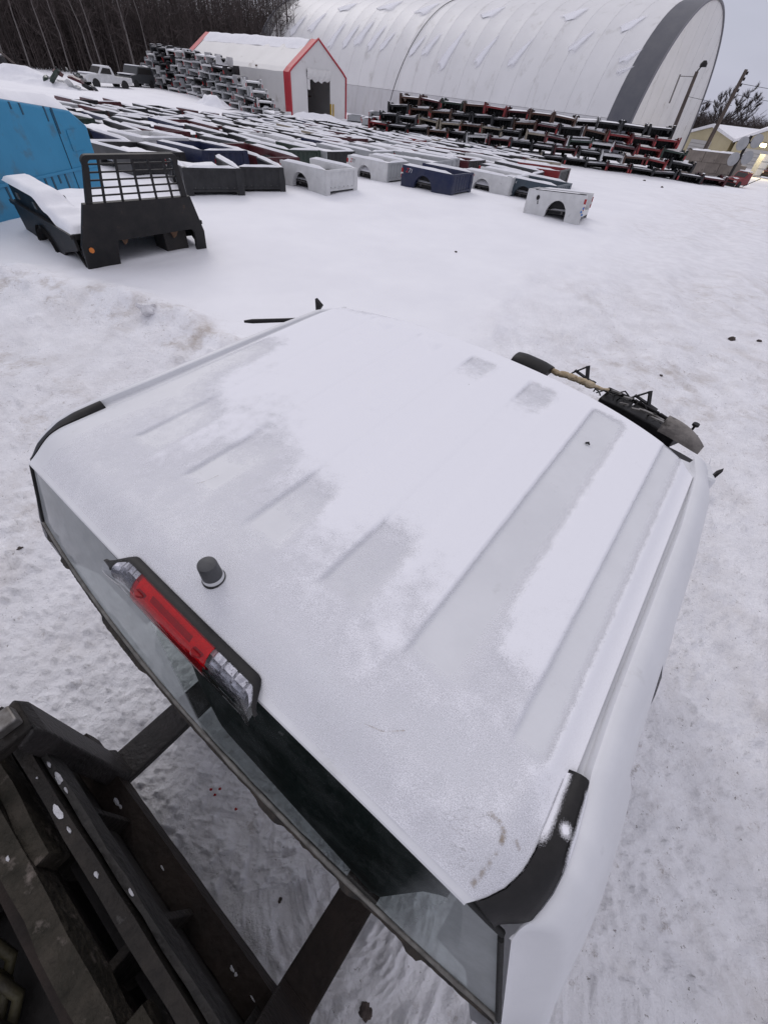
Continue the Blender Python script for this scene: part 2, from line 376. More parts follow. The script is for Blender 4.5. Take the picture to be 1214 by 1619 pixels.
def roof_rec(x, y):
    ax = np.abs(np.asarray(x) - XC); r = 0
    for a, b in REC:
        r = r + sstep(a - .002, a + .006, x) * sstep(b + .022, b - .012, x) * sstep(.20, .235, y) * sstep(1.33, 1.28, y)
    return r
def cab_pt(x, y, z): return CABM @ Vector((x, y, z))
def make_cab():
    cab = bpy.data.objects.new('truck_cab', None); COL.objects.link(cab); cab.matrix_world = CABM
    tag(cab, 'white pickup truck cab with snowy ribbed roof, carried on the loader forks', 'truck cab')
    us = np.linspace(-1, 1, 250); vs = np.linspace(0, 1, 160); U, T = np.meshgrid(us, vs)
    X = XC + U * HW; Y = rear_edge(X) + (roof_front(X) - rear_edge(X)) * T
    for _ in range(3):
        X = XC + U * ix(Y); Y = rear_edge(X) + (roof_front(X) - rear_edge(X)) * T
    roof = MB().grid(np.stack([X, Y, roof_z(X, Y)], -1)).build('roof', M['cab_white'], cab, smooth=180, fix=False)
    def fold(i, steps, name):
        P = [np.stack([X[i], Y[i] + dy, roof_z(X[i], Y[i]) + dz], -1) for dy, dz in steps]
        MB().grid(np.array(P)).build(name, M['cab_white'], roof, smooth=50)
    fold(0, ((0, 0), (-.003, -.003), (-.001, -.009), (.03, -.012)), 'rear_lip')
    fold(-1, ((0, 0), (.006, -.006), (.004, -.02), (-.05, -.04)), 'windshield_header')
    xs2 = np.linspace(-.76, .72, 24); X2, T2 = np.meshgrid(xs2, np.linspace(0, 1, 12)); Y2 = .03 + (roof_front(X2) - .08) * T2
    MB().grid(np.stack([X2, Y2, roof_z(X2, Y2) - .05], -1)).build('headliner', M['dark_void'], roof, smooth=180)
    # sides: ditch, rail, pillars, lower body
    rail = [(0, 0), (.006, .003), (.022, .0), (.036, -.008), (.042, -.014), (.058, -.03), (.076, -.06), (.088, -.09)]
    low = [(.088, -.09), (.104, -.14), (.124, -.22), (.145, -.30), (.158, -.36)]
    body = [(.158, -.36), (.172, -.39), (.176, -.52), (.172, -.72), (.166, -.95), (.140, -1.20), (.100, -1.24)]
    for s in (-1, 1):
        def side_surf(pr, y0, y1, n):
            P = []
            for t in np.linspace(0, 1, n):
                row = []
                for dx, dz in pr:
                    yy = y0 + (y1 - y0) * t; z = float(oz(yy)) + dz
                    back = -.012 + min(0, max(z, -.60) + .13) * .30 + .07 * float(sstep(-.58, -.85, z))
                    if y0 < 0: yy = back + (y1 - back) * t; z = float(oz(yy)) + dz * (1 if dz < -.1 else 1)
                    flare = 1 + .36 * min(1, max(0, (1.1 - yy) / 1.1)) * float(sstep(-.05, -.2, dz))
                    wl_ = float(sstep(-.04, -.2, dz)); xb_ = float(ox(yy)) * (1 - wl_) + min(float(ox(yy)), .824) * wl_
                    we_ = float(sstep(back + .060, back, yy)); xo_ = xb_ + dx * flare; xe_ = .830 + min(.13, max(0, -.13 - z) * .403)
                    row.append((XC + s * (xo_ * (1 - we_) + min(xo_, xe_) * we_), yy, z + (.018 if s < 0 else 0)))
                P.append(row)
            return np.array(P)
        MB().grid(side_surf(rail + low[1:] + body[1:], -.02, .34, 60)).build('rear_quarter_panel', M['cab_white'], cab, smooth=60)
        MB().grid(side_surf(rail, .34, 1.42, 60)).build('side_rail', M['cab_white'], cab, smooth=60)
        P = []
        for y in np.linspace(.235, 1.40, 50):
            zi = float(roof_z(np.array(XC + s * ix(y)), np.array(y))); zo = float(oz(y)) + (.018 if s < 0 else 0); zl = min(zi, zo) - .005
            P.append([(XC + s * ix(y), y, zi), (XC + s * (ix(y) + .004), y, zl), (XC + s * (ox(y) - .004), y, zl), (XC + s * ox(y), y, zo)])
        MB().grid(np.array(P)).build('roof_ditch', M['cab_white'], cab, smooth=40)
        MB().grid(side_surf(low, .62, .74, 4)).build('door_pillar', M['cab_white'], cab, smooth=60)
        a = Vector((XC + s * .85, 1.36, -.13)); b_ = Vector((XC + s * .93, 2.02, -.47))
        MB().bar(a, b_, .075, .06).build('front_pillar', M['cab_white'], cab, bevel=.012)
        MB().grid(side_surf(body, .3401, 2.1, 60)).build('door_panel', M['cab_white'], cab, smooth=60)
        gl = [(d - .012, z) for d, z in low]
        for y0, y1 in ((.34, .62), (.74, 1.42)):
            MB().grid(side_surf(gl, y0, y1, 6)).build('side_window', M['glass'], cab, smooth=180)
        # black finisher in the roof ditch, running round to the rear glass corner
        P = []
        for y in np.concatenate([np.linspace(.243, .05, 18), np.linspace(.04, -.012, 12)]):
            zi = float(roof_z(np.array(XC + s * ix(y)), np.array(y))); zo = float(oz(y)) + (.018 if s < 0 else 0); row = []
            for q, hh in ((0, -.014), (.04, .004), (.25, .009), (.5, .011), (.75, .009), (.95, .002), (1, -.014)):
                x = float(ix(y)) * (1 - q) + float(ox(y)) * q - .022 * q * float(sstep(.03, -.012, y))
                row.append((XC + s * x, y - .004 * q * float(sstep(.1, -.01, y)), zi * (1 - q) + zo * q + hh))
            P.append(row)
        d = MB().grid(np.array(P)); d.f.append(tuple(range(7))); d.f.append(tuple(range(len(d.v) - 7, len(d.v))))
        d.build('ditch_moulding', M['black_plastic'], cab, smooth=50)
    # rear glass
    xs = np.linspace(-1, 1, 50); ts = np.linspace(0, 1, 14); P = []
    for t in ts:
        row = []
        for u in xs:
            x = XC + u * (.822 + .118 * t); y = -.036 + .020 * u * u - (.115 - .035 * u * u) * t
            xt = XC + max(-.765, min(.765, u * .822)); zt = float(roof_z(np.array(xt), np.array(-.03))) - .010 - .038 * float(sstep(.88, 1.0, abs(u)))
            z = zt * (1 - t) - .422 * t
            row.append((x, y, z))
        P.append(row)
    P = np.array(P); g = MB().grid(P).build('rear_window', M['glass'], cab, smooth=180)
    # glue-blackened lower edge with torn urethane
    e = MB(); rnd = random.Random(5); bot = P[-1]
    pts = [Vector(p) + Vector((0, -.004, -.004)) for p in bot]
    e.tube(pts, [.005 + .002 * rnd.random() for _ in pts], 6); e.build('glass_edge_trim', M['edge_trim'], g, smooth=60)
    e = MB(); Pn = []
    for k in range(240):
        t = k / 239 * (len(pts) - 1); i = min(len(pts) - 2, int(t)); c = pts[i].lerp(pts[i + 1], t - i)
        w = .005 + .008 * float(sstep(.05, .2, float(fbm(t * .5, 3.3, 2, 61)))) + .002 * float(vnoise(t * 4, 1.1, 62)); w = max(.001, w)
        Pn.append([tuple(c + Vector((0, -.004, -.004))), tuple(c + Vector((0, -.006 - w, -.007 - w * .3))), tuple(c + Vector((0, -.005 - w, -.020))), tuple(c + Vector((0, -.002, -.022)))])
    e.grid(np.array(Pn))
    tag(e.build('torn_sealant', M['sealant'], g), kind='stuff')
    e = MB(); top = P[0]
    e.tube([Vector(p) + Vector((0, .004, .002)) for p in top], .006, 6); 
    for col_ in (0, -1): e.tube([Vector(p) + Vector((0, -.003, 0)) for p in P[:, col_]], .006, 6)
    e.build('window_seal', M['rubber'], g, smooth=60)
    # bench seat seen through the glass
    st = MB(); Pn = []
    for u in np.linspace(-1, 1, 40):
        row = []; x = .235 + u * .475
        rl = float(sstep(-.25, .10, x)); rr = float(sstep(.72, .62, x)); k = min(rl, rr)
        for yy, zz in ((-.124, -1.1), (-.122, -.7), (-.116, -.48), (-.100, -.34), (-.074, -.23), (-.045, -.17), (.0, -.14), (.1, -.14), (.2, -.4), (.25, -1.1)):
            yv = yy if yy > -.03 else -.03 + (yy + .03) * k
            uu = (x - XC) / .85; tg = min(1, max(0, (-.05 - zz) / .372)); gy = -.036 + .020 * uu * uu - (.115 - .035 * uu * uu) * tg
            row.append((x, max(yv, gy + .016) if zz > -.46 else yv, zz - .03 * (1 - k)))
        Pn.append(row)
    st.grid(np.array(Pn)).build('rear_seat', M['seat'], cab, smooth=60)
    for cx_ in (-.02, .50):
        hr = MB(); 
        for i in range(1): hr.tube([(cx_ - .13, .06, -.15), (cx_ - .11, .06, -.15), (cx_ + .11, .06, -.15), (cx_ + .13, .06, -.15)], [.03, .055, .055, .03], 10)
        hr.build('headrest', M['seat'], cab, smooth=60)
    # cargo and brake lamp on the rear roof edge
    lamp = bpy.data.objects.new('brake_lamp', None); COL.objects.link(lamp); lamp.parent = cab
    x0, x1 = -.232, .272
    def lampline(x): return rear_edge(np.array(x)) * 1.0
    def sect(pr, xa, xb, n, ends=True):
        P = []
        for k in range(n):
            t = k / (n - 1); x = xa + (xb - xa) * t
            e_ = 1.0
            dl = min(x - x0, x1 - x); e_ = float(sstep(-.004, .045, dl)) if ends else 1.0
            row = []
            for yy, zz in pr:
                yc = -.045; row.append((x, float(lampline(x)) + yc + (yy - yc) * (.35 + .65 * e_), float(roof_z(np.array(x), np.array(0.0))) + zz * (.5 + .5 * e_)))
            P.append(row)
        return np.array(P)
    hou = [(.030, -.004), (.030, .003), (.025, .007), (.014, .009), (.010, .009), (.006, -.05), (.0, -.06)]
    MB().grid(sect(hou, x0 - .006, x1 + .006, 60)).build('housing', M['black_plastic'], lamp, smooth=45)
    lens = [(.011, .009), (.001, .008), (-.014, .001), (-.027, -.012), (-.036, -.031), (-.038, -.048), (-.030, -.056)]
    inner = [(.008, .000), (-.006, -.004), (-.016, -.012), (-.024, -.026), (-.027, -.045), (-.022, -.052)]
    xa, xb = -.138, .124
    for nm, a, b, mm in (('clear_lens', x0, xa, M['clear_lens']), ('red_lens', xa + .0015, xb - .0015, M['red_lens']), ('clear_lens', xb, x1, M['clear_lens'])):
        MB().grid(sect(lens, a, b, 30)).build(nm, mm, lamp, smooth=60)
    for a, b in ((x0 + .018, xa - .004), (xb + .004, x1 - .018)):
        MB().grid(sect(inner, a, b, 24)).build('reflector', M['reflector'], lamp, smooth=40)
        for k in range(4):
            xk = a + (b - a) * (k + .5) / 4
            MB().grid(sect([(y + .0012, z + .0014) for y, z in inner[:4]], xk - (b - a) * .10, xk + (b - a) * .10, 4)).build('reflector_step', M['chrome'], lamp)
    MB().grid(sect(inner, xa + .006, xb - .006, 24)).build('red_reflector', M['red_inner'], lamp, smooth=40)
    for xk, wk in ((xa + .03, .014), (xb - .03, .014)):
        zz = float(roof_z(np.array(xk), np.array(0.0)))
        MB().tube([(xk, -.052, zz - .010), (xk, -.049, zz - .006)], wk, 14).build('bulb_cup', M['red_dark'], lamp, smooth=50)
    MB().grid(sect([(y + .002, z + .003) for y, z in inner[1:4]], xa + .06, xb - .06, 12)).build('light_bar', M['red_dark'], lamp, smooth=50)
    # stub aerial behind the lamp
    ae = bpy.data.objects.new('stub_aerial', None); COL.objects.link(ae); ae.parent = cab
    ax_, ay_ = .0, .068; az_ = float(roof_z(np.array(ax_), np.array(ay_)))
    MB().tube([(ax_, ay_, az_ - .01), (ax_, ay_, az_ + .002), (ax_, ay_, az_ + .004)], [.0255, .0255, .023], 32).build('gasket', M['rubber'], ae, smooth=50)
    MB().tube([(ax_, ay_, az_ + .002), (ax_, ay_, az_ + .012), (ax_, ay_, az_ + .014)], [.0235, .0232, .022], 32).build('ring', M['grey_plastic'], ae, smooth=50)
    MB().tube([(ax_, ay_, az_ + .012), (ax_, ay_, az_ + .052), (ax_, ay_, az_ + .0565), (ax_, ay_, az_ + .058)], [.0222, .0205, .0195, .016], 32).build('cap', M['stub'], ae, smooth=50)
    # windscreen opening: cowl, duct, foam, torn bits seen past the front edge of the roof
    dash = MB(); Pn = []
    for u in np.linspace(-1, 1, 30):
        row = []
        for yy, zz in ((1.35, -.95), (1.42, -.62), (1.5, -.5), (1.75, -.43), (2.02, -.42), (2.1, -.47), (2.12, -.9)):
            row.append((u * .86, yy - .06 * u * u, zz + .01 * math.sin(u * 9)))
        Pn.append(row)
    dash = dash.grid(np.array(Pn)).build('dashboard', M['black_plastic'], cab, smooth=50)
    def fr(px, py, z):      # a point of the windscreen debris at cab height z
        v = CABM.to_3x3().inverted() @ Vector(ray(px, py)); c = CABM.inverted() @ Vector((0, 0, CAMZ)); t = (z - c.z) / v.z
        return c + v * t
    # black tray
    a, b = fr(815, 566, -.27), fr(868, 590, -.27)
    ax = (b - a).normalized(); up = Vector((0, 0, 1)); ac = ax.cross(up)
    tr = MB(); Pn = []
    for k in range(10):
        t = k / 9; c = a.lerp(b, t); e_ = .75 + .25 * math.sin(min(t, 1 - t) * 5 if min(t, 1 - t) < .3 else 1.57)
        Pn.append([tuple(c + up * (.040 * math.sin(q) * e_) + ac * (-.055 * math.cos(q))) for q in np.linspace(-.3, 3.4, 12)])
    tr.grid(np.array(Pn)); tr.f += [tuple(range(12)), tuple(range(len(tr.v) - 12, len(tr.v)))]
    tr.build('cowl_tray', M['black_plastic'], dash, smooth=50)
    fo = MB(); rnd = random.Random(3); n = 22; p0, p1 = fr(870, 585, -.27), fr(962, 618, -.27)
    pts_, rad_ = [], []
    for k in range(46):
        t = k / 45; pts_.append(p0.lerp(p1, t) + Vector((0, .008 * float(vnoise(t * 9, 2.2, 3)), .010 * float(vnoise(t * 7, 5.1, 4)))))
        rad_.append((.015 + .010 * float(fbm(t * 6, 1.7, 3, 9))) * (1 - .22 * float(math.cos(t * 2 * math.pi * 6.5) > .86)))
    fo.tube(pts_, rad_, 12)
    fo.build('foam_duct', M['foam'], dash, smooth=60)
    pl = MB(); q = [fr(958, 617, -.27), fr(1000, 636, -.27), fr(1040, 658, -.27), fr(1080, 684, -.27)]
    for k in range(3):
        pl.bar(q[k] + Vector((0, -.02, -.035)), q[k + 1] + Vector((0, -.02, -.035)), .10, .05)
        pl.bar(q[k] + Vector((0, .035, -.008)), q[k + 1] + Vector((0, .035, -.008)), .014, .022)
    pl.build('cowl_panel', M['black_plastic'], dash, bevel=.006)
    br = MB(); rnd = random.Random(8)
    for k in range(9):
        c = q[0].lerp(q[3], rnd.random()) + Vector((0, -.03 + rnd.uniform(-.04, .03), .015))
        br.bar(c, c + Vector((rnd.uniform(.02, .07), rnd.uniform(-.05, .01), rnd.uniform(0, .02))), .012, .008)
    tag(br.build('metal_bracket', M['chrome_dirty'], dash), kind='stuff')
    for (px, py, sz) in ((925, 588, .05), (1022, 628, .05)):
        c = fr(px, py, -.26); cl = MB()
        cl.bar(c + Vector((-.06, 0, -.03)), c + Vector((0, 0, .03)), .012, .006); cl.bar(c + Vector((0, 0, .035)), c + Vector((.03, -.02, -.03)), .02, .006)
        cl.bar(c + Vector((-.05, 0, -.01)), c + Vector((.07, -.02, -.03)), .018, .006)
        cl.build('broken_clip', M['black_plastic'], dash)
    wr = random.Random(14)
    for k in range(8):
        a_ = fr(wr.uniform(880, 1070), 0, -.27); px = wr.uniform(885, 1075); py = 575 + (px - 870) * .52; a_ = fr(px, py + 8, -.30); b_ = fr(px + wr.uniform(10, 34), py + wr.uniform(4, 18), -.27); m1 = a_.lerp(b_, .5) + Vector((wr.uniform(-.02, .02), wr.uniform(-.02, .03), wr.uniform(.01, .05)))
        MB().tube([a_, a_.lerp(m1, .6) + Vector((0, 0, .01)), m1, m1.lerp(b_, .6) + Vector((0, 0, .006)), b_], .0035, 6).build('loose_wire', M['black_plastic'], dash, smooth=60)
    c0, c1 = fr(1040, 682, -.26), fr(1106, 714, -.26); fe = MB(); Pn = []
    axx = (c1 - c0).normalized(); acx = axx.cross(up)
    for k in range(12):
        t = k / 11; c = c0.lerp(c1, t) + up * .03 * (1 - t * t); r_ = .050 * (1 - .5 * t ** 3)
        Pn.append([tuple(c + up * (r_ * math.sin(w)) + acx * (-r_ * math.cos(w))) for w in np.linspace(-.2, 3.2, 10)])
    fe.grid(np.array(Pn)); fe.f += [tuple(range(10)), tuple(range(len(fe.v) - 10, len(fe.v)))]
    fe.build('fender_liner', M['grimy_plastic'], dash, smooth=60)
    c = fr(1098, 674, -.2); kn = MB().tube([c + Vector((0, 0, -.05)), c + Vector((0, 0, .0)), c + Vector((0, 0, .004)), c + Vector((0, 0, .014))], [.005, .005, .014, .013], 10)
    kn.bar(c + Vector((-.03, 0, -.04)), c + Vector((.035, 0, -.045)), .03, .012); kn.build('bonnet_stop', M['black_plastic'], dash, smooth=40)
    # loose trim rod and mirror flag on the left, mirror edge on the right
    a, b = fr(386, 508, -.14), fr(512, 504, -.14); rd = MB()
    rd.tube([a, a.lerp(b, .1), a.lerp(b, .5), b, b.lerp(Vector((-.80, 1.33, -.13)), .9)], [.006, .011, .010, .012, .010], 8)
    rd = rd.build('loose_trim_rod', M['black_plastic'], cab, smooth=50)
    c = fr(506, 501, -.13); MB().prism([(-.02, 0), (.035, 0), (.0, .035), (.022, .062), (-.018, .085)], -.008, .008, 'y', Matrix.Translation(c)).build('mirror_flag', M['black_plastic'], rd)
    c = fr(1120, 755, -.2); MB().prism([(0, -.045), (.012, -.01), (.018, .05), (.006, .03)], -.012, .012, 'y', Matrix.Translation(c)).build('mirror_base', M['black_plastic'], cab)
    c = Vector((.462, 1.131, float(roof_z(np.array(.462), np.array(1.131))) + .003))
    MB().tube([c, c + Vector((.008, .002, .004)), c + Vector((.014, -.002, .001))], [.003, .004, .002], 6).build('debris_chip', M['black_plastic'], roof)
    def streak(pix, wid, m_, name, up_=.004, n=40):
        P = []; th = []
        loc_ = [fr(px, py, -.03) for px, py in pix]
        for k in range(n):
            t = k / (n - 1) * (len(loc_) - 1); i = min(len(loc_) - 2, int(t)); c = loc_[i].lerp(loc_[i + 1], t - i); d = (loc_[i + 1] - loc_[i]).normalized(); nn = Vector((-d.y, d.x, 0))
            row = []
            for q in np.linspace(-1, 1, 7):
                p = c + nn * q * wid; row.append((p.x, p.y, float(roof_z(np.array(p.x), np.array(p.y))) + up_)); th.append((1 - abs(q) ** 1.5) * (.42 + .7 * float(fbm(t * 5, 2.0, 3, 51))) * float(sstep(0, .08, k / n)) * float(sstep(1, .92, k / n)))
            P.append(row)
        P = np.array(P); nn_, mm_ = P.shape[:2]; i, j = np.meshgrid(np.arange(nn_ - 1), np.arange(mm_ - 1), indexing='ij')
        F = np.stack([i * mm_ + j, i * mm_ + j + 1, (i + 1) * mm_ + j + 1, (i + 1) * mm_ + j], -1).reshape(-1, 4)
        return link(name, np_mesh(name, P.reshape(-1, 3), F, {'thick': th}), m_, roof)
    streak([(772, 1282), (792, 1300), (800, 1318), (792, 1345), (776, 1375), (756, 1405)], .006, M['dirt_film'], 'dirt_streak')
    streak([(820, 1328), (830, 1345)], .004, M['dirt_film'], 'dirt_streak')
    sr = random.Random(31)
    for k in range(16):
        x0, y0 = 700 + sr.uniform(0, 70), 1275 + sr.uniform(0, 100); dx, dy = sr.uniform(8, 42), sr.uniform(-10, 14)
        streak([(x0, y0), (x0 + dx * .5, y0 + dy * .5 + sr.uniform(-2, 2)), (x0 + dx, y0 + dy)], .0009, M['scuff_film'], 'scuff_mark', n=14)
    streak([(575, 1147), (605, 1160), (640, 1158)], .0012, M['dirt_film'], 'scuff_mark', n=14)
    streak([(310, 782), (350, 764)], .0015, M['dirt_film'], 'scuff_mark', n=14)
    for px, py, r_ in ((738, 608, .006), (728, 607, .004), (640, 660, .003)):
        c = fr(px, py, 0); c.z = float(roof_z(np.array(c.x), np.array(c.y))) + .006
        MB().tube([c, c + Vector((r_, r_ * .4, .001)), c + Vector((r_ * 2, 0, 0))], [r_ * .3, r_ * .6, r_ * .2], 6).build('debris_chip', M['mud_chip'], roof)
    return cab
def pmat(name, setup):
    m = bpy.data.materials.new(name); m.use_nodes = True; setup(m.node_tree, m.node_tree.nodes['Principled BSDF']); return m
def glass_setup(tint, dirtcol, dirt_lo, dirt_hi, gl=0.03, maxdirt=.45, zones=False, ior=1.5):
    def f(t, b):
        N = t.nodes.new; K = t.links.new; out = t.nodes['Material Output']; t.nodes.remove(b)
        tr = N('ShaderNodeBsdfTransparent'); tr.inputs[0].default_value = (*tint, 1)
        gs = N('ShaderNodeBsdfGlossy'); gs.inputs['Roughness'].default_value = gl; gs.inputs[0].default_value = (1, 1, 1, 1)
        fr = N('ShaderNodeFresnel'); fr.inputs[0].default_value = ior
        m1 = N('ShaderNodeMixShader'); K(fr.outputs[0], m1.inputs[0]); K(tr.outputs[0], m1.inputs[1]); K(gs.outputs[0], m1.inputs[2])
        df = N('ShaderNodeBsdfDiffuse'); df.inputs[0].default_value = (*dirtcol, 1)
        tc = N('ShaderNodeTexCoord'); n = N('ShaderNodeTexNoise'); n.inputs['Scale'].default_value = 5; n.inputs['Detail'].default_value = 9; n.inputs['Roughness'].default_value = .7
        K(tc.outputs['Object'], n.inputs['Vector']); r = N('ShaderNodeMapRange'); r.inputs['From Min'].default_value = dirt_lo; r.inputs['From Max'].default_value = dirt_hi; r.inputs['To Max'].default_value = maxdirt
        K(n.outputs['Fac'], r.inputs['Value'])
        if zones:      # dried film left where the wiped middle of the pane ends
            sp = N('ShaderNodeSeparateXYZ'); K(tc.outputs['Object'], sp.inputs[0])
            ad = N('ShaderNodeMath'); ad.operation = 'MULTIPLY_ADD'; K(sp.outputs['Z'], ad.inputs[0]); ad.inputs[1].default_value = .75; K(sp.outputs['X'], ad.inputs[2])
            z1 = N('ShaderNodeMapRange'); z1.inputs['From Min'].default_value = -.235; z1.inputs['From Max'].default_value = -.262; z1.inputs['To Min'].default_value = 0.0; z1.inputs['To Max'].default_value = .62
            K(ad.outputs[0], z1.inputs['Value']); z2 = N('ShaderNodeMapRange'); z2.inputs['From Min'].default_value = .64; z2.inputs['From Max'].default_value = .72; z2.inputs['To Min'].default_value = 0; z2.inputs['To Max'].default_value = .42
            K(sp.outputs['X'], z2.inputs['Value'])
            s1 = N('ShaderNodeMath'); K(z1.outputs[0], s1.inputs[0]); K(z2.outputs[0], s1.inputs[1])
            s2 = N('ShaderNodeMath'); s2.operation = 'MULTIPLY_ADD'; K(n.outputs['Fac'], s2.inputs[0]); s2.inputs[1].default_value = .9; s2.inputs[2].default_value = .5
            s3 = N('ShaderNodeMath'); s3.operation = 'MULTIPLY'; K(s1.outputs[0], s3.inputs[0]); K(s2.outputs[0], s3.inputs[1])
            s4 = N('ShaderNodeMath'); K(s3.outputs[0], s4.inputs[0]); K(r.outputs[0], s4.inputs[1]); r = s4
        m2 = N('ShaderNodeMixShader'); K(r.outputs[0], m2.inputs[0]); K(m1.outputs[0], m2.inputs[1]); K(df.outputs[0], m2.inputs[2])
        K(m2.outputs[0], out.inputs['Surface'])
    return f
M['glass'] = pmat('dusty_tinted_glass', glass_setup((.50, .56, .55), (.45, .47, .48), .42, .85, .04, .12, True, 1.22))
M['clear_lens'] = pmat('clear_lens', glass_setup((.93, .93, .95), (.6, .6, .6), .55, .8, .06, .25))
M['red_lens'] = pmat('red_lens', glass_setup((1.0, .05, .07), (.55, .012, .025), .3, .9, .06, .5))
M['red_inner'] = mat('red_reflector', (.95, .05, .06), (.7, .02, .03), 60, .3, bump=.3, bscale=120)
M['red_dark'] = mat('dark_red_reflector', (.30, .008, .012), (.18, .005, .008), 60, .3)
M['reflector'] = mat('speckled_reflector', (.55, .55, .58), (.22, .22, .25), 70, .25, metal=.85, bump=.3, bscale=120, c3=(.05, .05, .05), s3=220, lo3=.66, hi3=.7)
M['edge_trim'] = mat('dirty_glass_edge', (.10, .095, .085), (.22, .21, .19), 25, .6, bump=.3, bscale=60)
M['sealant'] = mat('black_sealant', (.012, .011, .010), (.05, .04, .03), 30, .8, bump=.6, bscale=70)
M['seat'] = mat('dark_green_seat_vinyl', (.018, .025, .023), (.032, .042, .039), 12, .6, bump=.2, bscale=80)
M['grey_plastic'] = mat('pale_grey_plastic', (.55, .56, .57), (.62, .62, .63), 30, .5)
M['stub'] = mat('charcoal_plastic', (.035, .036, .04), (.06, .062, .066), 20, .55, bump=.1, bscale=80)
M['foam'] = mat('yellowed_foam', (.34, .25, .14), (.52, .43, .30), 18, .9, bump=.8, bscale=50, c3=(.10, .07, .04), s3=25, lo3=.62, hi3=.7)
M['grimy_plastic'] = mat('grimy_grey_liner', (.09, .08, .075), (.24, .22, .20), 9, .7, bump=.5, bscale=40, c3=(.03, .025, .02), s3=12, lo3=.55, hi3=.65)
M['chrome_dirty'] = mat('dull_bracket_metal', (.30, .29, .28), (.12, .11, .10), 20, .5, metal=.6)
def snowy(name, spacing_noise=260, colr=(.83, .83, .87)):
    """snow sheet that thins out to loose grains at its edge (attribute 'thick' 0..1)"""
    m = bpy.data.materials.new(name); m.use_nodes = True; t = m.node_tree; b = t.nodes['Principled BSDF']; N = t.nodes.new; K = t.links.new
    b.inputs['Base Color'].default_value = (*colr, 1); b.inputs['Roughness'].default_value = .8; b.inputs['Specular IOR Level'].default_value = .15
    tc = N('ShaderNodeTexCoord'); n = N('ShaderNodeTexNoise'); n.inputs['Scale'].default_value = spacing_noise; n.inputs['Detail'].default_value = 3
    n2 = N('ShaderNodeTexNoise'); n2.inputs['Scale'].default_value = 30; n2.inputs['Detail'].default_value = 6
    K(tc.outputs['Object'], n.inputs['Vector']); K(tc.outputs['Object'], n2.inputs['Vector'])
    a = N('ShaderNodeAttribute'); a.attribute_name = 'thick'
    s1 = N('ShaderNodeMath'); s1.operation = 'MULTIPLY_ADD'; K(n2.outputs['Fac'], s1.inputs[0]); s1.inputs[1].default_value = .5; s1.inputs[2].default_value = -.25
    s2 = N('ShaderNodeMath'); s2.operation = 'ADD'; K(a.outputs['Fac'], s2.inputs[0]); K(s1.outputs[0], s2.inputs[1])
    s3 = N('ShaderNodeMath'); s3.operation = 'SUBTRACT'; K(s2.outputs[0], s3.inputs[0]); K(n.outputs['Fac'], s3.inputs[1])
    r = N('ShaderNodeMapRange'); r.inputs['From Min'].default_value = -.42; r.inputs['From Max'].default_value = .30; K(s3.outputs[0], r.inputs['Value'])
    tr = N('ShaderNodeBsdfTransparent'); mx = N('ShaderNodeMixShader'); K(r.outputs[0], mx.inputs[0]); K(tr.outputs[0], mx.inputs[1]); K(b.outputs[0], mx.inputs[2])
    bp = N('ShaderNodeBump'); bp.inputs['Strength'].default_value = .25; bp.inputs['Distance'].default_value = .004; K(n.outputs['Fac'], bp.inputs['Height']); K(bp.outputs[0], b.inputs['Normal'])
    K(mx.outputs[0], t.nodes['Material Output'].inputs['Surface']); return m
M['dirt_film'] = snowy('brown_dirt_film', 420, (.34, .28, .22))
M['scuff_film'] = snowy('grey_scuff_film', 420, (.50, .49, .49))
M['mud_chip'] = mat('mud_chip', (.12, .10, .09), None, rough=.9)
M['rust_edge'] = mat('rusted_panel_edge', (.16, .085, .05), (.07, .04, .028), 40, .85, bump=.4, bscale=90)
make_cab()

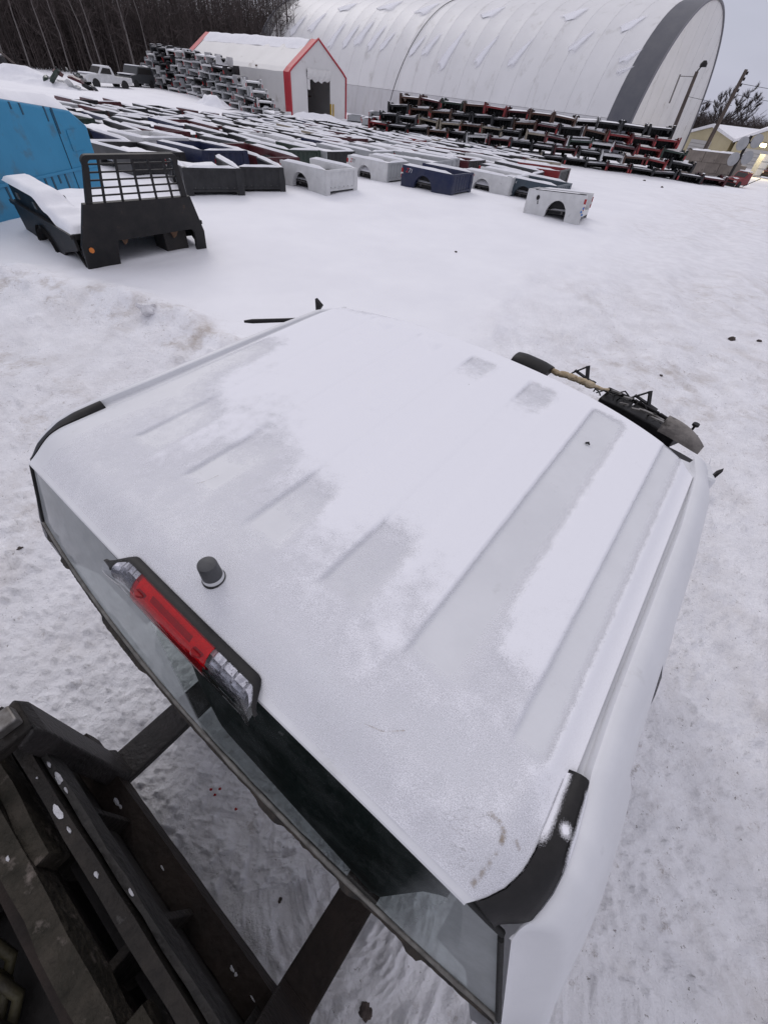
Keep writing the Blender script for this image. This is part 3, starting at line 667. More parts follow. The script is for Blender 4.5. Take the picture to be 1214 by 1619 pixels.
M['drift'] = snowy('powder_snow', 520)
def roof_snow():
    xs = np.linspace(XC - HW + .006, XC + HW + .012, 260); vs = np.linspace(0, 1, 200); X, T = np.meshgrid(xs, vs)
    Y = rear_edge(X) + .012 + (roof_front(X) - rear_edge(X) - .016) * T
    nz = fbm(X * 5, Y * 5, 4, 41); nb = fbm(X * 14, Y * 4, 3, 45)
    edge = .40 - .18 * sstep(-.3, .5, X) + .30 * sstep(-.45, -.75, X)     # snow starts this far from the rear edge
    th = .24 + .76 * sstep(edge - .34, edge + .30, Y + .30 * nz + .06 * nb)
    th = np.where(Y < edge, th * 1, th)
    for a, b in REC:
        inside = sstep(a - .002, a + .008, X) * sstep(b + .03, b - .02, X) * sstep(.19, .24, Y) * sstep(1.36, 1.30, Y)
        w = {.415: .95, .66: 1.0, .175: .5 * sstep(1.05, 1.25, Y) + .75 * sstep(.55, .30, Y), -.075: .45 * sstep(1.1, 1.3, Y) + .8 * sstep(.55, .30, Y)}.get(a, .8 * sstep(.55, .25, Y))
        th = th * (1 - inside * w)
    # band between the two right hand grooves and along the rail stays covered nearly to the rear
    th = np.maximum(th, .95 * sstep(.535, .575, X) * sstep(.672, .655, X) * sstep(.17, .34, Y + .1 * nz))
    th = np.maximum(th, 1.0 * sstep(.715, .745, X) * sstep(.18, .25, Y + .05 * nz))
    th = th * (1 - .85 * sstep(-.62, -.74, X) * sstep(1.0, .6, Y)) * sstep(.0, .004, XC + ix(Y) + .028 * sstep(.22, .26, Y) - X)
    th = np.clip(th + .06 * nz, 0, 1) * sstep(-.01, .085 + .07 * sstep(.2, -.6, X), roof_front(X) - Y + .05 * nz)  # snow thinned to a bare front strip that stands for the edge's shading
    Z = roof_z(X, Y) + .0012 + .0035 * sstep(.25, .95, th) + .0050 * roof_rec(X, Y) * sstep(.4, .9, th)
    n, m = X.shape; V = np.stack([X, Y, Z], -1).reshape(-1, 3)
    i, j = np.meshgrid(np.arange(n - 1), np.arange(m - 1), indexing='ij'); F = np.stack([i * m + j, i * m + j + 1, (i + 1) * m + j + 1, (i + 1) * m + j], -1).reshape(-1, 4)
    tf = th.ravel(); keep = tf[F].max(1) > .12; F = F[keep]
    o = link('roof_snow', np_mesh('roof_snow', V, F, {'thick': tf}), M['drift']); o.matrix_world = CABM
    tag(o, 'thin powder snow lying on the ribbed white cab roof', 'snow', kind='stuff')
    # dusting on the right black ditch moulding
    P = []; th2 = []
    for k in range(44):
        t = k / 43; y = .236 - .20 * t; row = []
        zi = float(roof_z(np.array(XC + ix(y)), np.array(y))); zo = float(oz(y))
        for q in np.linspace(-.02, 1.02, 20):
            x = float(ix(y)) * (1 - q) + float(ox(y)) * q
            row.append((XC + x, y, zi * (1 - q) + zo * q + .0125 - .010 * (2 * q - 1) ** 4))
            e_ = float(sstep(.28, .0, q)) * float(sstep(.68, .5, t)) + .9 * float(sstep(.78, 1.0, q)) * float(sstep(.75, .5, t)) * float(sstep(.02, .1, t))
            e_ = max(e_ * .95, 1.1 * math.exp(-(((t - .42) / .055) ** 2 + ((q - .55) / .2) ** 2) * 1.6))
            th2.append(min(1, e_))
        P.append(row)
    P = np.array(P); n, m = P.shape[:2]; i, j = np.meshgrid(np.arange(n - 1), np.arange(m - 1), indexing='ij')
    F = np.stack([i * m + j, i * m + j + 1, (i + 1) * m + j + 1, (i + 1) * m + j], -1).reshape(-1, 4); th2 = np.array(th2)
    F = F[th2[F].max(1) > .15]
    o = link('trim_snow', np_mesh('trim_snow', P.reshape(-1, 3), F, {'thick': th2}), M['drift']); o.matrix_world = CABM
    tag(o, 'snow grains dusted over the right black roof moulding', 'snow', kind='stuff')
roof_snow()

# ------------------------------------------------------------------ the loader that carries the cab
LX = Vector((0.83709, -0.54707, 0)); LY = Vector((0.54707, 0.83709, 0))
LM = Matrix(((LX.x, LY.x, 0, CAB_O.x), (LX.y, LY.y, 0, CAB_O.y), (0, 0, 1, 0), (0, 0, 0, 1)))
def make_loader():
    ld = bpy.data.objects.new('fork_loader', None); COL.objects.link(ld); ld.matrix_world = LM
    tag(ld, 'dark greasy fork loader carriage with two forks under the white cab', 'loader')
    rnd = random.Random(21)
    def rough(mb, name, m, par, bev=.006, cut=.045, amp=.0025):
        o = mb.build(name, m, par)
        bm = bmesh.new(); bm.from_mesh(o.data)
        for _ in range(5):
            es = [e for e in bm.edges if e.calc_length() > cut * 2.2]
            if not es: break
            bmesh.ops.subdivide_edges(bm, edges=es, cuts=1, use_grid_fill=True)
        for v in bm.verts: v.co += Vector((rnd.uniform(-amp, amp), rnd.uniform(-amp, amp), rnd.uniform(-amp, amp)))
        bm.to_mesh(o.data); bm.free()
        return o
    for fx in (-.44, .63):
        fk = bpy.data.objects.new('fork', None); COL.objects.link(fk); fk.parent = ld
        w = .07
        poly = [(-.44, .29), (.66, .29), (.72, .275), (.70, .262), (-.36, .245), (-.47, .25), (-.49, .30), (-.49, 1.0), (-.435, 1.03), (-.42, .98), (-.425, .36), (-.41, .315)]
        b = MB().prism([(p[0], p[1]) for p in poly], fx - w, fx + w, 'x').build('fork_blade', M['brown_steel' if fx > 0 else 'fork_left'], fk, bevel=.008)
        MB().box(fx - w + .012, fx + w - .012, -.56, -.43, .985, 1.035).build('fork_hook', M['dirty_steel'], fk, bevel=.008)
        MB().box(fx - .03, fx + .03, -.50, -.44, 1.035, 1.075).build('locking_pin', M['chrome_dirty'], fk, bevel=.006)
    rough(MB().box(-.62, .98, -.535, -.445, .27, .40), 'lower_bar', M['brown_steel'], ld, amp=.0015)
    rough(MB().box(-.62, .98, -.562, -.538, .30, .47), 'wear_strip', M['dirty_steel'], ld)
    rough(MB().box(-.60, .98, -.525, -.492, .80, .915), 'upper_bar', M['dirty_steel'], ld)
    rough(MB().box(-.60, .98, -.486, -.470, .78, .885), 'front_lip', M['snowy_steel'], ld)
    rough(MB().box(-.60, .98, -.655, -.600, .82, .93), 'carriage_rail', M['olive_steel'], ld, amp=.004)
    rough(MB().box(-.60, -.10, -.598, -.560, .80, .915), 'rail_step', M['olive_steel'], ld, amp=.004)
    rough(MB().box(.33, .98, -.598, -.556, .80, .905), 'rail_step', M['olive_steel'], ld, amp=.004)
    rough(MB().box(-.60, .98, -.700, -.658, .60, .86), 'rear_rail', M['brown_steel'], ld)
    for x in (-.58, -.2, .2, .55, .93):
        MB().box(x - .012, x + .012, -.70, -.49, .28, .81).build('web_plate', M['dirty_steel'], ld, bevel=.003)
    # mast channels, cross members and hoses behind the carriage
    for x in (-.32, .46):
        MB().prism([(x - .06, -1.02), (x + .06, -1.02), (x + .06, -.98), (x - .02, -.98), (x - .02, -.76), (x + .06, -.76), (x + .06, -.72), (x - .06, -.72)], .15, .70, 'z').build('mast_channel', M['dark_void'], ld, bevel=.004)
    for a, b, w, mm in (((-.9, -.98, .45), (-.25, -.86, .47), .05, 'dirty_steel'), ((-.6, -1.22, .50), (.10, -.90, .52), .045, 'dirty_steel'), ((-.5, -1.5, .42), (.6, -1.3, .42), .10, 'dark_void')):
        MB().bar(a, b, w, w * .8).build('cross_member', M[mm], ld, bevel=.005)
    for k, (dx, dy) in enumerate(((0, 0), (.05, -.03), (.10, -.02))):
        pts = [(-.75 + dx, -1.25 + dy, .62), (-.5 + dx, -1.02 + dy, .66), (-.28 + dx, -.88 + dy, .60), (-.12 + dx, -.86 + dy, .50), (.0 + dx, -1.0 + dy, .42)]
        MB().tube(pts, .016, 8).build('hydraulic_hose', M['hose'], ld, smooth=60)
    MB().box(-.62, 1.0, -.70, -.57, .14, .26).build('lower_gap_fill', M['dark_void'], ld)  # dark plates added so the gaps between the bars stay black
    MB().box(-.62, 1.0, -.655, -.53, .44, .52).build('middle_gap_fill', M['dark_void'], ld)
    MB().box(-1.0, 1.2, -3.4, -.72, .16, .40).build('front_frame', M['dark_void'], ld, bevel=.02)
    MB().box(-.75, .95, -3.2, -1.35, .40, .85).build('unseen_engine_deck', M['dark_void'], ld, bevel=.03)  # unseen loader rear, added behind the camera to shade the near snow
    for x in (-.72, .92):
        MB().prism([(-3.1, 1.5), (-1.5, 1.15), (-.72, .55), (-.72, .42), (-1.55, .85), (-3.1, 1.2)], x - .06, x + .06, 'x').build('lift_arm', M['dirty_steel'], ld, bevel=.01)
        for yy in (-1.75, -3.0):
            wx = x + (-.32 if x < 0 else .32); ty = MB()
            ty.tube([(wx - .15, yy, .42), (wx - .13, yy, .42), (wx + .13, yy, .42), (wx + .15, yy, .42)], [.33, .42, .42, .33], 24)
            ty.build('tyre', M['rubber'], ld, smooth=50)
    cabm = MB()  # out-of-view cage, added to darken the snow around the carriage
    for x in (-.55, .75):
        for yy in (-3.0, -1.75): cabm.box(x - .035, x + .035, yy - .035, yy + .035, .85, 2.25)
    cabm.box(-.65, .85, -3.1, -2.2, 2.25, 2.34); cabm.box(-.6, .8, -3.1, -3.04, .85, 1.5)
    cabm.build('unseen_shade_cage', M['dark_void'], ld)
M['fork_left'] = mat('scuffed_fork_steel', (.016, .014, .0135), (.032, .027, .026), 10, .6, bump=.4, bscale=60, c3=(.10, .095, .095), s3=22, lo3=.64, hi3=.8)
M['snowy_steel'] = mat('steel_with_packed_snow', (.014, .013, .0125), (.03, .027, .025), 14, .65, bump=.5, bscale=40, c3=(.55, .55, .60), s3=9.0, lo3=.64, hi3=.68)
def carriage_snow():
    r = random.Random(41); bm = bmesh.new()
    for k in range(40):
        ln = r.random(); x = r.uniform(-.5, .9); (y, z) = ((-.478, .887), (-.508, .917), (-.628, .932), (-.49, .402), (-.55, .472))[k % 5]
        if k % 7 == 0: x = r.uniform(-.30, -.18)
        n0 = len(bm.verts); bmesh.ops.create_icosphere(bm, subdivisions=2, radius=1.0); bm.verts.ensure_lookup_table()
        sx, sy, sz = r.uniform(.003, .012) * (2.2 if k % 7 == 0 else 1), r.uniform(.002, .005) * (1.6 if k % 7 == 0 else 1), r.uniform(.0015, .004)
        for v in bm.verts[n0:]:
            q = 1 + .9 * float(fbm(v.co.x * 1.5 + k * 7, v.co.y * 1.5 + v.co.z, 2, 5)); v.co = Vector((x + v.co.x * sx * q, y + v.co.y * sy * q, z + v.co.z * sz * q))
    me = bpy.data.meshes.new('carriage_snow'); bm.to_mesh(me); bm.free(); o = link('carriage_snow', me, mat('grey_packed_snow', (.50, .50, .53), (.66, .66, .69), 60, .8, bump=.5, bscale=150)); o.matrix_world = LM
    tag(o, 'crumbs of packed snow on the loader carriage bars', 'snow', kind='stuff')
carriage_snow()
M['hose'] = mat('muddy_hydraulic_hose', (.035, .03, .02), (.07, .062, .03), 12, .6, bump=.2, bscale=100)
make_loader()

# ------------------------------------------------------------------ pickup boxes: one kit of meshes, many boxes
PAINT = {
    'white': (.62, .62, .62), 'silver': (.36, .37, .38), 'black': (.014, .014, .016), 'charcoal': (.045, .048, .052), 'navy': (.012, .018, .055),
    'maroon': (.07, .010, .014), 'red': (.20, .016, .018), 'slate blue': (.045, .065, .085), 'tan': (.30, .26, .20), 'teal': (.02, .08, .095), 'dark green': (.018, .035, .025), 'rust brown': (.075, .035, .022)}
for k, c in PAINT.items():
    d = tuple(min(1, v * .8 + .02) for v in c)
    M['paint_' + k] = mat('paint_' + k.replace(' ', '_'), c, d, 3, .38, bump=.03, bscale=60, c3=tuple(v * .5 + .04 for v in c), s3=9, lo3=.62, hi3=.8, spec=.3, coat=.06)
M['liner'] = mat('bed_liner_black', (.012, .012, .013), (.025, .025, .026), 14, .75, bump=.3, bscale=80)
M['bed_under'] = mat('bed_floor_grey', (.06, .06, .062), (.12, .11, .105), 6, .7, c3=(.14, .075, .045), s3=8, lo3=.6, hi3=.72)
M['tail_red'] = mat('red_tail_lamp', (.38, .012, .014), (.25, .01, .012), 20, .2, coat=.5)
M['tail_white'] = mat('white_tail_lamp', (.65, .62, .60), None, rough=.2)
BL, BW, BH, WT = 2.0, 1.66, .60, .13         # length, width, height, wall thickness
def side_mesh(L_=BL, arch=.40, r=.36):
    mb = MB(); xs = sorted(set(list(np.linspace(-L_ / 2, L_ / 2, 15)) + [arch * 0 - .12 + r * math.cos(a) for a in np.linspace(0, math.pi, 11)]))
    cx = -.12; rows = []
    for x in xs:
        zb = -.07
        if abs(x - cx) < r: zb = max(-.07, .06 + math.sqrt(max(0, r * r - (x - cx) ** 2)))
        row = [(x, 0.0, zb), (x, -.035, zb + .005), (x, -.045, max(zb + .02, .33)), (x, -.02, max(zb + .03, .46)), (x, -.018, BH - .03), (x, -.008, BH), (x, WT - .02, BH), (x, WT, BH - .03), (x, WT - .03, max(.40, zb + .04)), (x, WT - .03, max(.17, zb + .02))]
        rows.append(row)
    mb.grid(np.array(rows)); n = len(rows[0]); N_ = len(mb.v)
    mb.f += [tuple(range(n)), tuple(range(N_ - n, N_))]
    # arch flange
    fl = []
    for a in np.linspace(0, math.pi, 13): fl.append([(cx + r * math.cos(a), -.03, .06 + r * math.sin(a)), (cx + r * math.cos(a), .16, .06 + r * math.sin(a))])
    mb.grid(np.array(fl)); return mb.mesh('side_panel', 40)
KIT = {}
KIT['side'] = side_mesh()
_m = MB()
for k in range(8):
    y0 = -BW / 2 + WT + k * (BW - 2 * WT) / 8; y1 = y0 + (BW - 2 * WT) / 8
    _m.box(-BL / 2 + .01, BL / 2 - .03, y0 + .002, y1 - .002, .185, .205 if k % 2 else .215)
for x in (-.8, -.3, .25, .8): _m.box(x - .03, x + .03, -BW / 2 + .16, BW / 2 - .16, .115, .183)
KIT['floor'] = _m.mesh('floor')
_m = MB(); Pn = []
for u in np.linspace(-1, 1, 41):
    off = .012 * math.cos(u * math.pi * 7) if abs(u) < .92 else 0
    Pn.append([(BL / 2 - .02 + off, u * (BW / 2 - .02), z) for z in (.17, .55)] )
_m.grid(np.array(Pn)); _m.box(BL / 2 - .05, BL / 2 + .004, -BW / 2 + .02, BW / 2 - .02, .55, .605); _m.box(BL / 2 - .04, BL / 2, -BW / 2 + .02, BW / 2 - .02, .12, .17)
for s in (-1, 1): _m.box(BL / 2 - .045, BL / 2 + .002, s * (BW / 2 - .10) - .075, s * (BW / 2 - .10) + .075, .0, .55)
KIT['bulkhead'] = _m.mesh('bulkhead', 30)
_m = MB().box(-BL / 2 - .012, -BL / 2 + .06, -BW / 2 + .125, BW / 2 - .125, .12, .232); KIT['sill'] = _m.mesh('rear_sill')
_m = MB().box(-BL / 2 - .03, -BL / 2 + .045, -.032, .05, .27, .52); KIT['lamp'] = _m.mesh('tail_lamp')
_m = MB().box(-BL / 2 - .034, -BL / 2 + .049, -.036, .054, .36, .41); KIT['lamp_w'] = _m.mesh('reverse_lens')
_m = MB(); r_ = .40; Pn = []
for a in np.linspace(0, math.pi, 10): Pn.append([(-.12 + r_ * math.cos(a), y, .10 + (r_ - .06) * math.sin(a)) for y in (0.0, .22)])
_m.grid(np.array(Pn)); n_ = len(_m.v); _m.f.append(tuple(range(1, n_, 2))); KIT['well'] = _m.mesh('wheel_well', 40)
_m = MB().box(-BL / 2 - .035, -BL / 2 + .015, -BW / 2 + .10, BW / 2 - .10, .14, .60); _m.box(-BL / 2 - .05, -BL / 2 - .035, -.13, .13, .46, .53); KIT['gate'] = _m.mesh('tailgate')
_m = MB()
for s in (-1, 1):
    _m.box(-BL / 2 + .05, BL / 2 - .1, s * (BW / 2 - .05) - .045, s * (BW / 2 - .05) + .045, .601, .618)
KIT['caps'] = _m.mesh('rail_cap')
LAMPR = random.Random(77); BED_SNOW = []          # (matrix, thickness seed, interior?)
def make_bed(loc, rz, paint, label, group=None, gate=False, bulk='same', tilt=(0, 0), full=True, interior=True, snow=1.0, scale=(1, 1, 1), flip=False, lamps=1.0):
    e = thing('pickup_bed', label, 'pickup bed', loc, rz, group)
    e.rotation_euler = (tilt[0] + (math.pi if flip else 0), tilt[1], rz); e.scale = scale
    P = M['paint_' + paint]
    for s in (-1, 1):
        o = link('side_panel', KIT['side'], P, e); o.location = (0, s * BW / 2, 0)
        if s > 0: o.scale = (1, -1, 1)
        if lamps > 0 and (lamps >= 1 or LAMPR.random() < lamps):
            q = link('tail_lamp', KIT['lamp'], M['tail_red'], e); q.location = (0, s * BW / 2, 0)
            if s > 0: q.scale = (1, -1, 1)
        if full:
            q2 = link('reverse_lens', KIT['lamp_w'], M['tail_white'], q)
            w = link('wheel_well', KIT['well'], M['liner'], e); w.location = (0, s * (BW / 2 - .025), 0)
            if s > 0: w.scale = (1, -1, 1)
    link('floor', KIT['floor'], M['bed_under'], e); link('rear_sill', KIT['sill'], P, e)
    link('bulkhead', KIT['bulkhead'], P if bulk == 'same' else M['paint_' + bulk], e)
    if gate: link('tailgate', KIT['gate'], P, e)
    BED_SNOW.append((e, interior, snow, flip))
    return e
A_LONG = math.radians(-31)          # the rows of boxes lie along this heading, bulkhead end to the right
ud = Vector((math.cos(A_LONG), math.sin(A_LONG), 0)); vd = Vector((-ud.y, ud.x, 0))
def bed_near_corner(px, py, sx=1.0, sy=1.0, heading=A_LONG, sink=.06):
    """box whose near bulkhead-side bottom corner shows at this pixel"""
    p = G(px, py); u = Vector((math.cos(heading), math.sin(heading), 0)); v = Vector((-u.y, u.x, 0))
    c = p - u * (BL / 2 * sx) + v * (BW / 2 * sy); c.z = surf(c.x, c.y) - sink; return c
front = []
def decal(txt, parent, loc, size, m, off=0.0):
    cu = bpy.data.curves.new('decal', 'FONT'); cu.body = txt; cu.size = size; cu.align_x = 'CENTER'; cu.extrude = .001; cu.shear = .3
    dg = bpy.context.evaluated_depsgraph_get(); tmp = bpy.data.objects.new('t', cu); COL.objects.link(tmp); dg.update()
    me = bpy.data.meshes.new_from_object(tmp.evaluated_get(bpy.context.evaluated_depsgraph_get())); bpy.data.objects.remove(tmp)
    me.name = 'decal'; me.materials.clear(); o = link('decal', me, m, parent); o.location = loc; o.rotation_euler = (math.pi / 2, 0, 0); return o
M['decal_red'] = mat('red_decal', (.45, .02, .02), None, rough=.5); M['decal_black'] = mat('black_decal', (.02, .02, .02), None, rough=.5); M['decal_grey'] = mat('pale_decal', (.55, .56, .58), None, rough=.5)
FRONT = [
    # px, py, paint, label, sx, sy
    (298, 309, 'black', 'dull black pickup bed just behind the black flatbed, end panel facing the yard', .95, .88, 'black'),
    (378, 302, 'black', 'deep black pickup bed between a dull black bed and the plain white bed', .95, .82, 'black'),
    (517, 307, 'white', 'plain white pickup bed with ribbed end panel beside the two dark beds', .95, .85, 'white'),
    (611, 290, 'white', 'white pickup bed with red letters high on its side, just left of the navy bed', .9, .82, 'silver'),
    (713, 312, 'navy', 'navy blue pickup bed with red and white letters on its side', 1.02, .82, 'navy'),
    (803, 310, 'white', 'white pickup bed with small red lettering between the navy and slate blue beds', 1.0, .95, 'white')]
for px, py, pa, lab, sx, sy, bk in FRONT:
    c = bed_near_corner(px, py, sx, sy, A_LONG + (math.radians(-22) if px < 400 else 0)); front.append((c.x, c.y))
    hd = A_LONG + (math.radians(-22) if px < 400 else 0)
    e = make_bed(c, hd, pa, lab, 'pickup beds set out in rows on the snow', bulk=bk, scale=(sx, sy, 1.02))
    if pa == 'navy':
        decal('Z', e, (-.80, -BW / 2 - .03, .43), .16, M['decal_red']); decal('71', e, (-.67, -BW / 2 - .03, .43), .16, M['decal_grey'])
    if px == 611: decal('Z', e, (-.80, -BW / 2 - .03, .43), .15, M['decal_red']); decal('71', e, (-.68, -BW / 2 - .03, .43), .15, M['decal_black'])
    if px == 803: decal('SIERRA', e, (-.62, -BW / 2 - .03, .45), .085, M['decal_red'])
# slate blue box, tail lamp to the left
c = bed_near_corner(872, 322, 1.0, .9); front.append((c.x, c.y))
e = make_bed(c, A_LONG + math.radians(-2), 'slate blue', 'slate blue pickup bed behind the tilted white bed, red lamp at its left end', 'pickup beds set out in rows on the snow', scale=(1.05, .9, 1.0))
decal('4X4', e, (-.55, -BW / 2 - .03, .45), .12, M['decal_grey'])
# tilted white box nearest the lane, tail lamp to the right, fuel filler hole
p = G(914, 355); hd = math.radians(-24); u = Vector((math.cos(hd), math.sin(hd), 0)); v = Vector((-u.y, u.x, 0))
c = p - u * (BL / 2 * .86) + v * (BW / 2 * .85); c.z = surf(c.x, c.y) - .06; front.append((c.x, c.y))
e = make_bed(c, hd + math.pi, 'white', 'tilted white pickup bed nearest the lane with fuel filler hole and red tail lamp', 'pickup beds set out in rows on the snow', scale=(.86, .85, 1.08), tilt=(math.radians(3), math.radians(3)), interior=False, snow=.45)
fd = MB().tube([(.60, BW / 2 + .03, .44), (.60, BW / 2 + .055, .44)], .055, 16).tube([(.585, BW / 2 + .03, .37), (.56, BW / 2 + .045, .30)], .018, 8); fd.build('fuel_filler', M['black_plastic'], e, smooth=40)
MB().box(-.95, .75, BW / 2 - .10, BW / 2 + .012, .601, .615).build('rail_cap', M['liner'], e)
for (dx, dz) in ((-1.0, .30), (-.96, .22), (-1.01, .16)): MB().box(dx - .03, dx + .02, BW / 2 + .02, BW / 2 + .05, dz, dz + .045).build('blue_tape', M['blue_tape'] if 'blue_tape' in M else M.setdefault('blue_tape', mat('blue_tape', (.05, .16, .45), None, rough=.5)), e)

# the field of boxes behind the front row
def inpoly(x, y, poly):
    r = False; n = len(poly)
    for i in range(n):
        (x1, y1), (x2, y2) = poly[i], poly[(i + 1) % n]
        if (y1 > y) != (y2 > y) and x < (x2 - x1) * (y - y1) / (y2 - y1) + x1: r = not r
    return r
def topx(p):
    c = RM.T @ (np.array(p) - [0, 0, CAMZ]); return c[0] / c[2] * FPX + IW / 2, c[1] / c[2] * FPX + IH / 2
FIELD = [(20, 172), (150, 163), (250, 160), (330, 175), (440, 192), (545, 206), (640, 222), (740, 236), (805, 246), (850, 268), (845, 290), (735, 284), (612, 277), (520, 270), (432, 272), (380, 282), (300, 285), (215, 292), (130, 270), (60, 230)]
cells = []
org = Vector((front[0][0], front[0][1], 0))
rnd = random.Random(4)
for i in range(-9, 13):
    for j in range(-4, 26):
        p = org + ud * (i * 2.95 + (j % 3) * .35) + vd * (j * 1.95)
        p += ud * rnd.uniform(-.15, .15) + vd * rnd.uniform(-.06, .06)
        z = float(gz(p.x, p.y)); x, y = topx((p.x, p.y, z))
        if not inpoly(x, y, FIELD): continue
        if any(math.hypot(p.x - a, p.y - b) < 2.05 for a, b in front): continue
        cells.append((i, j, p, x, y))
cols_f = ['white'] * 5 + ['silver'] * 2 + ['black'] * 12 + ['charcoal'] * 4 + ['maroon'] * 3 + ['navy'] * 2 + ['red'] + ['tan'] + ['dark green']
byrow = {}
for cidx in sorted(cells, key=lambda c: c[3]): byrow.setdefault(cidx[1], []).append(cidx)
rowids = sorted(byrow)
for rn, j in enumerate(rowids):
    for k, (i, jj, p, x, y) in enumerate(byrow[j]):
        pa = rnd.choice(cols_f); sx = rnd.choice((1.08, 1.2, 1.2, 1.3)); sz = rnd.uniform(.94, 1.08)
        p.z = surf(p.x, p.y) - .05 - rnd.random() * .06
        near = y > 225
        lab = '%s pickup bed in the %s row back from the yard, %s from the left' % (pa, ORD[rn + 1], ORD[k + 1])
        make_bed(p, A_LONG + math.radians(rnd.uniform(-3, 3)), pa, lab, 'pickup beds set out in rows on the snow', gate=rnd.random() < .25, bulk=rnd.choice(('same', 'black', 'same')), tilt=(math.radians(rnd.uniform(-2, 2)), math.radians(rnd.uniform(-2, 2))), full=near, scale=(sx, 1, sz), snow=rnd.uniform(.7, 1.3))
print('field beds', len(cells))

# two walls of boxes stacked like bricks, open tails towards the yard
def stack(A, B, n, layers, start, count, palette, rz, where, group, seed, hgt=.60, skip=(), lamps=.25):
    r = random.Random(seed); tot = 0; d = (B - A) / (n - 1); wscale = d.length / BW * .97
    for k in range(layers):
        s0 = start(k); c = count(k)
        for i in range(c):
            t = s0 + i
            if (k, i) in skip: continue
            p = A + d * t + Vector((r.uniform(-.12, .12), r.uniform(-.28, .28), 0))
            p.z = A.z + (B.z - A.z) * t / (n - 1) + (k + 1) * hgt - .04
            pa = r.choice(palette)
            nm = 'bottom' if k == 0 else 'top' if k == layers - 1 else ORD[k + 1] + ' lowest'
            make_bed(p, rz + math.radians(r.uniform(-8, 8)), pa, '%s bed %s, %s layer, %s from left' % (pa, where, nm, ORD[i + 1]), group, full=False, flip=True, tilt=(math.radians(r.uniform(-4, 4)), math.radians(r.uniform(-3, 3))), bulk='black', snow=r.uniform(.5, .9), scale=(1, wscale, 1), lamps=lamps); tot += 1
    print(where, tot)
A_ = G(586, 214); A_.z = surf(A_.x, A_.y); B_ = G(1120, 291); B_.z = surf(B_.x, B_.y)
dv = (B_ - A_); face = math.atan2(dv.y, dv.x) + math.pi / 2
dark = ['black'] * 7 + ['red', 'maroon', 'maroon', 'tan', 'white', 'rust brown', 'rust brown', 'dark green', 'charcoal', 'maroon', 'tan']
stack(A_, B_, 17, 5, lambda k: (0, .5, 1, 1.5, 2)[k], lambda k: (17, 15, 14, 13, 12)[k], dark, face, 'stacked before the grey banded dome', 'pickup beds stacked before the large dome', 31)
A2 = G(236, 134); B2 = G(440, 187); A2.z = surf(A2.x, A2.y)
_t = 1.0
v_ = ray(236, 134); B2.z = surf(B2.x, B2.y)
best = None
for rr_ in np.arange(45, 140, 1.0):                # far end of the wall, about thirty metres beyond its near end
    q = Vector((v_[0], v_[1], 0)).normalized() * rr_
    if best is None or abs((q - Vector((B2.x, B2.y, 0))).length - 27) < best[0]: best = (abs((q - Vector((B2.x, B2.y, 0))).length - 27), q)
A2 = best[1]; A2.z = CAMZ + v_[2] / math.hypot(v_[0], v_[1]) * math.hypot(A2.x, A2.y)
print('left stack', A2, B2)
dv = (B2 - A2); face2 = math.atan2(dv.y, dv.x) + math.pi / 2
light = ['white', 'silver', 'silver', 'white', 'silver', 'white', 'charcoal', 'black']
stack(A2, B2, 14, 6, lambda k: k * .5, lambda k: (14, 12, 11, 9, 8, 7)[k], light, face2, 'stacked beside the red trimmed shelter', 'pickup beds stacked beside the shelter', 32, .62, lamps=.6)
# three boxes turned side on at the near end of that wall
dl = dv.normalized()
for k, (off, lv) in enumerate(((-2.6, 1), (-3.6, 2), (-4.4, 3))):
    p = B2 + dl * (off + .0); p.z = surf(p.x, p.y) + (lv + 1) * .62 - .04
    make_bed(p + Vector((.3, -.2, 0)), face2 + math.radians(68), 'white', 'white pickup bed turned side on, %s step of the stack by the shelter' % ('lowest', 'middle', 'highest')[k], 'side on beds by the shelter', full=False, bulk='white', flip=True)
# single rank of silver boxes in front of the dome wall, right of the shelter
for k, (px, py, pa) in enumerate(((563, 192, 'silver'), (586, 198, 'silver'), (606, 203, 'tan'), (628, 210, 'white'))):
    p = G(px, py); p.z = surf(p.x, p.y) - .04
    make_bed(p, face + math.radians(8), pa, '%s pickup bed on the snow right of the shelter, %s from the shelter' % (pa, ORD[k + 1]), 'loose beds right of the shelter', gate=True, interior=True)
    if k in (1, 2, 3):
        q = p + Vector((.8, .2, .62)); make_bed(q, face + math.radians(4), ('silver', 'white', 'charcoal')[k - 1], '%s pickup bed on top of the loose beds, %s right of the shelter' % (('silver', 'white', 'dark grey')[k - 1], ORD[k]), 'loose beds right of the shelter', interior=False)

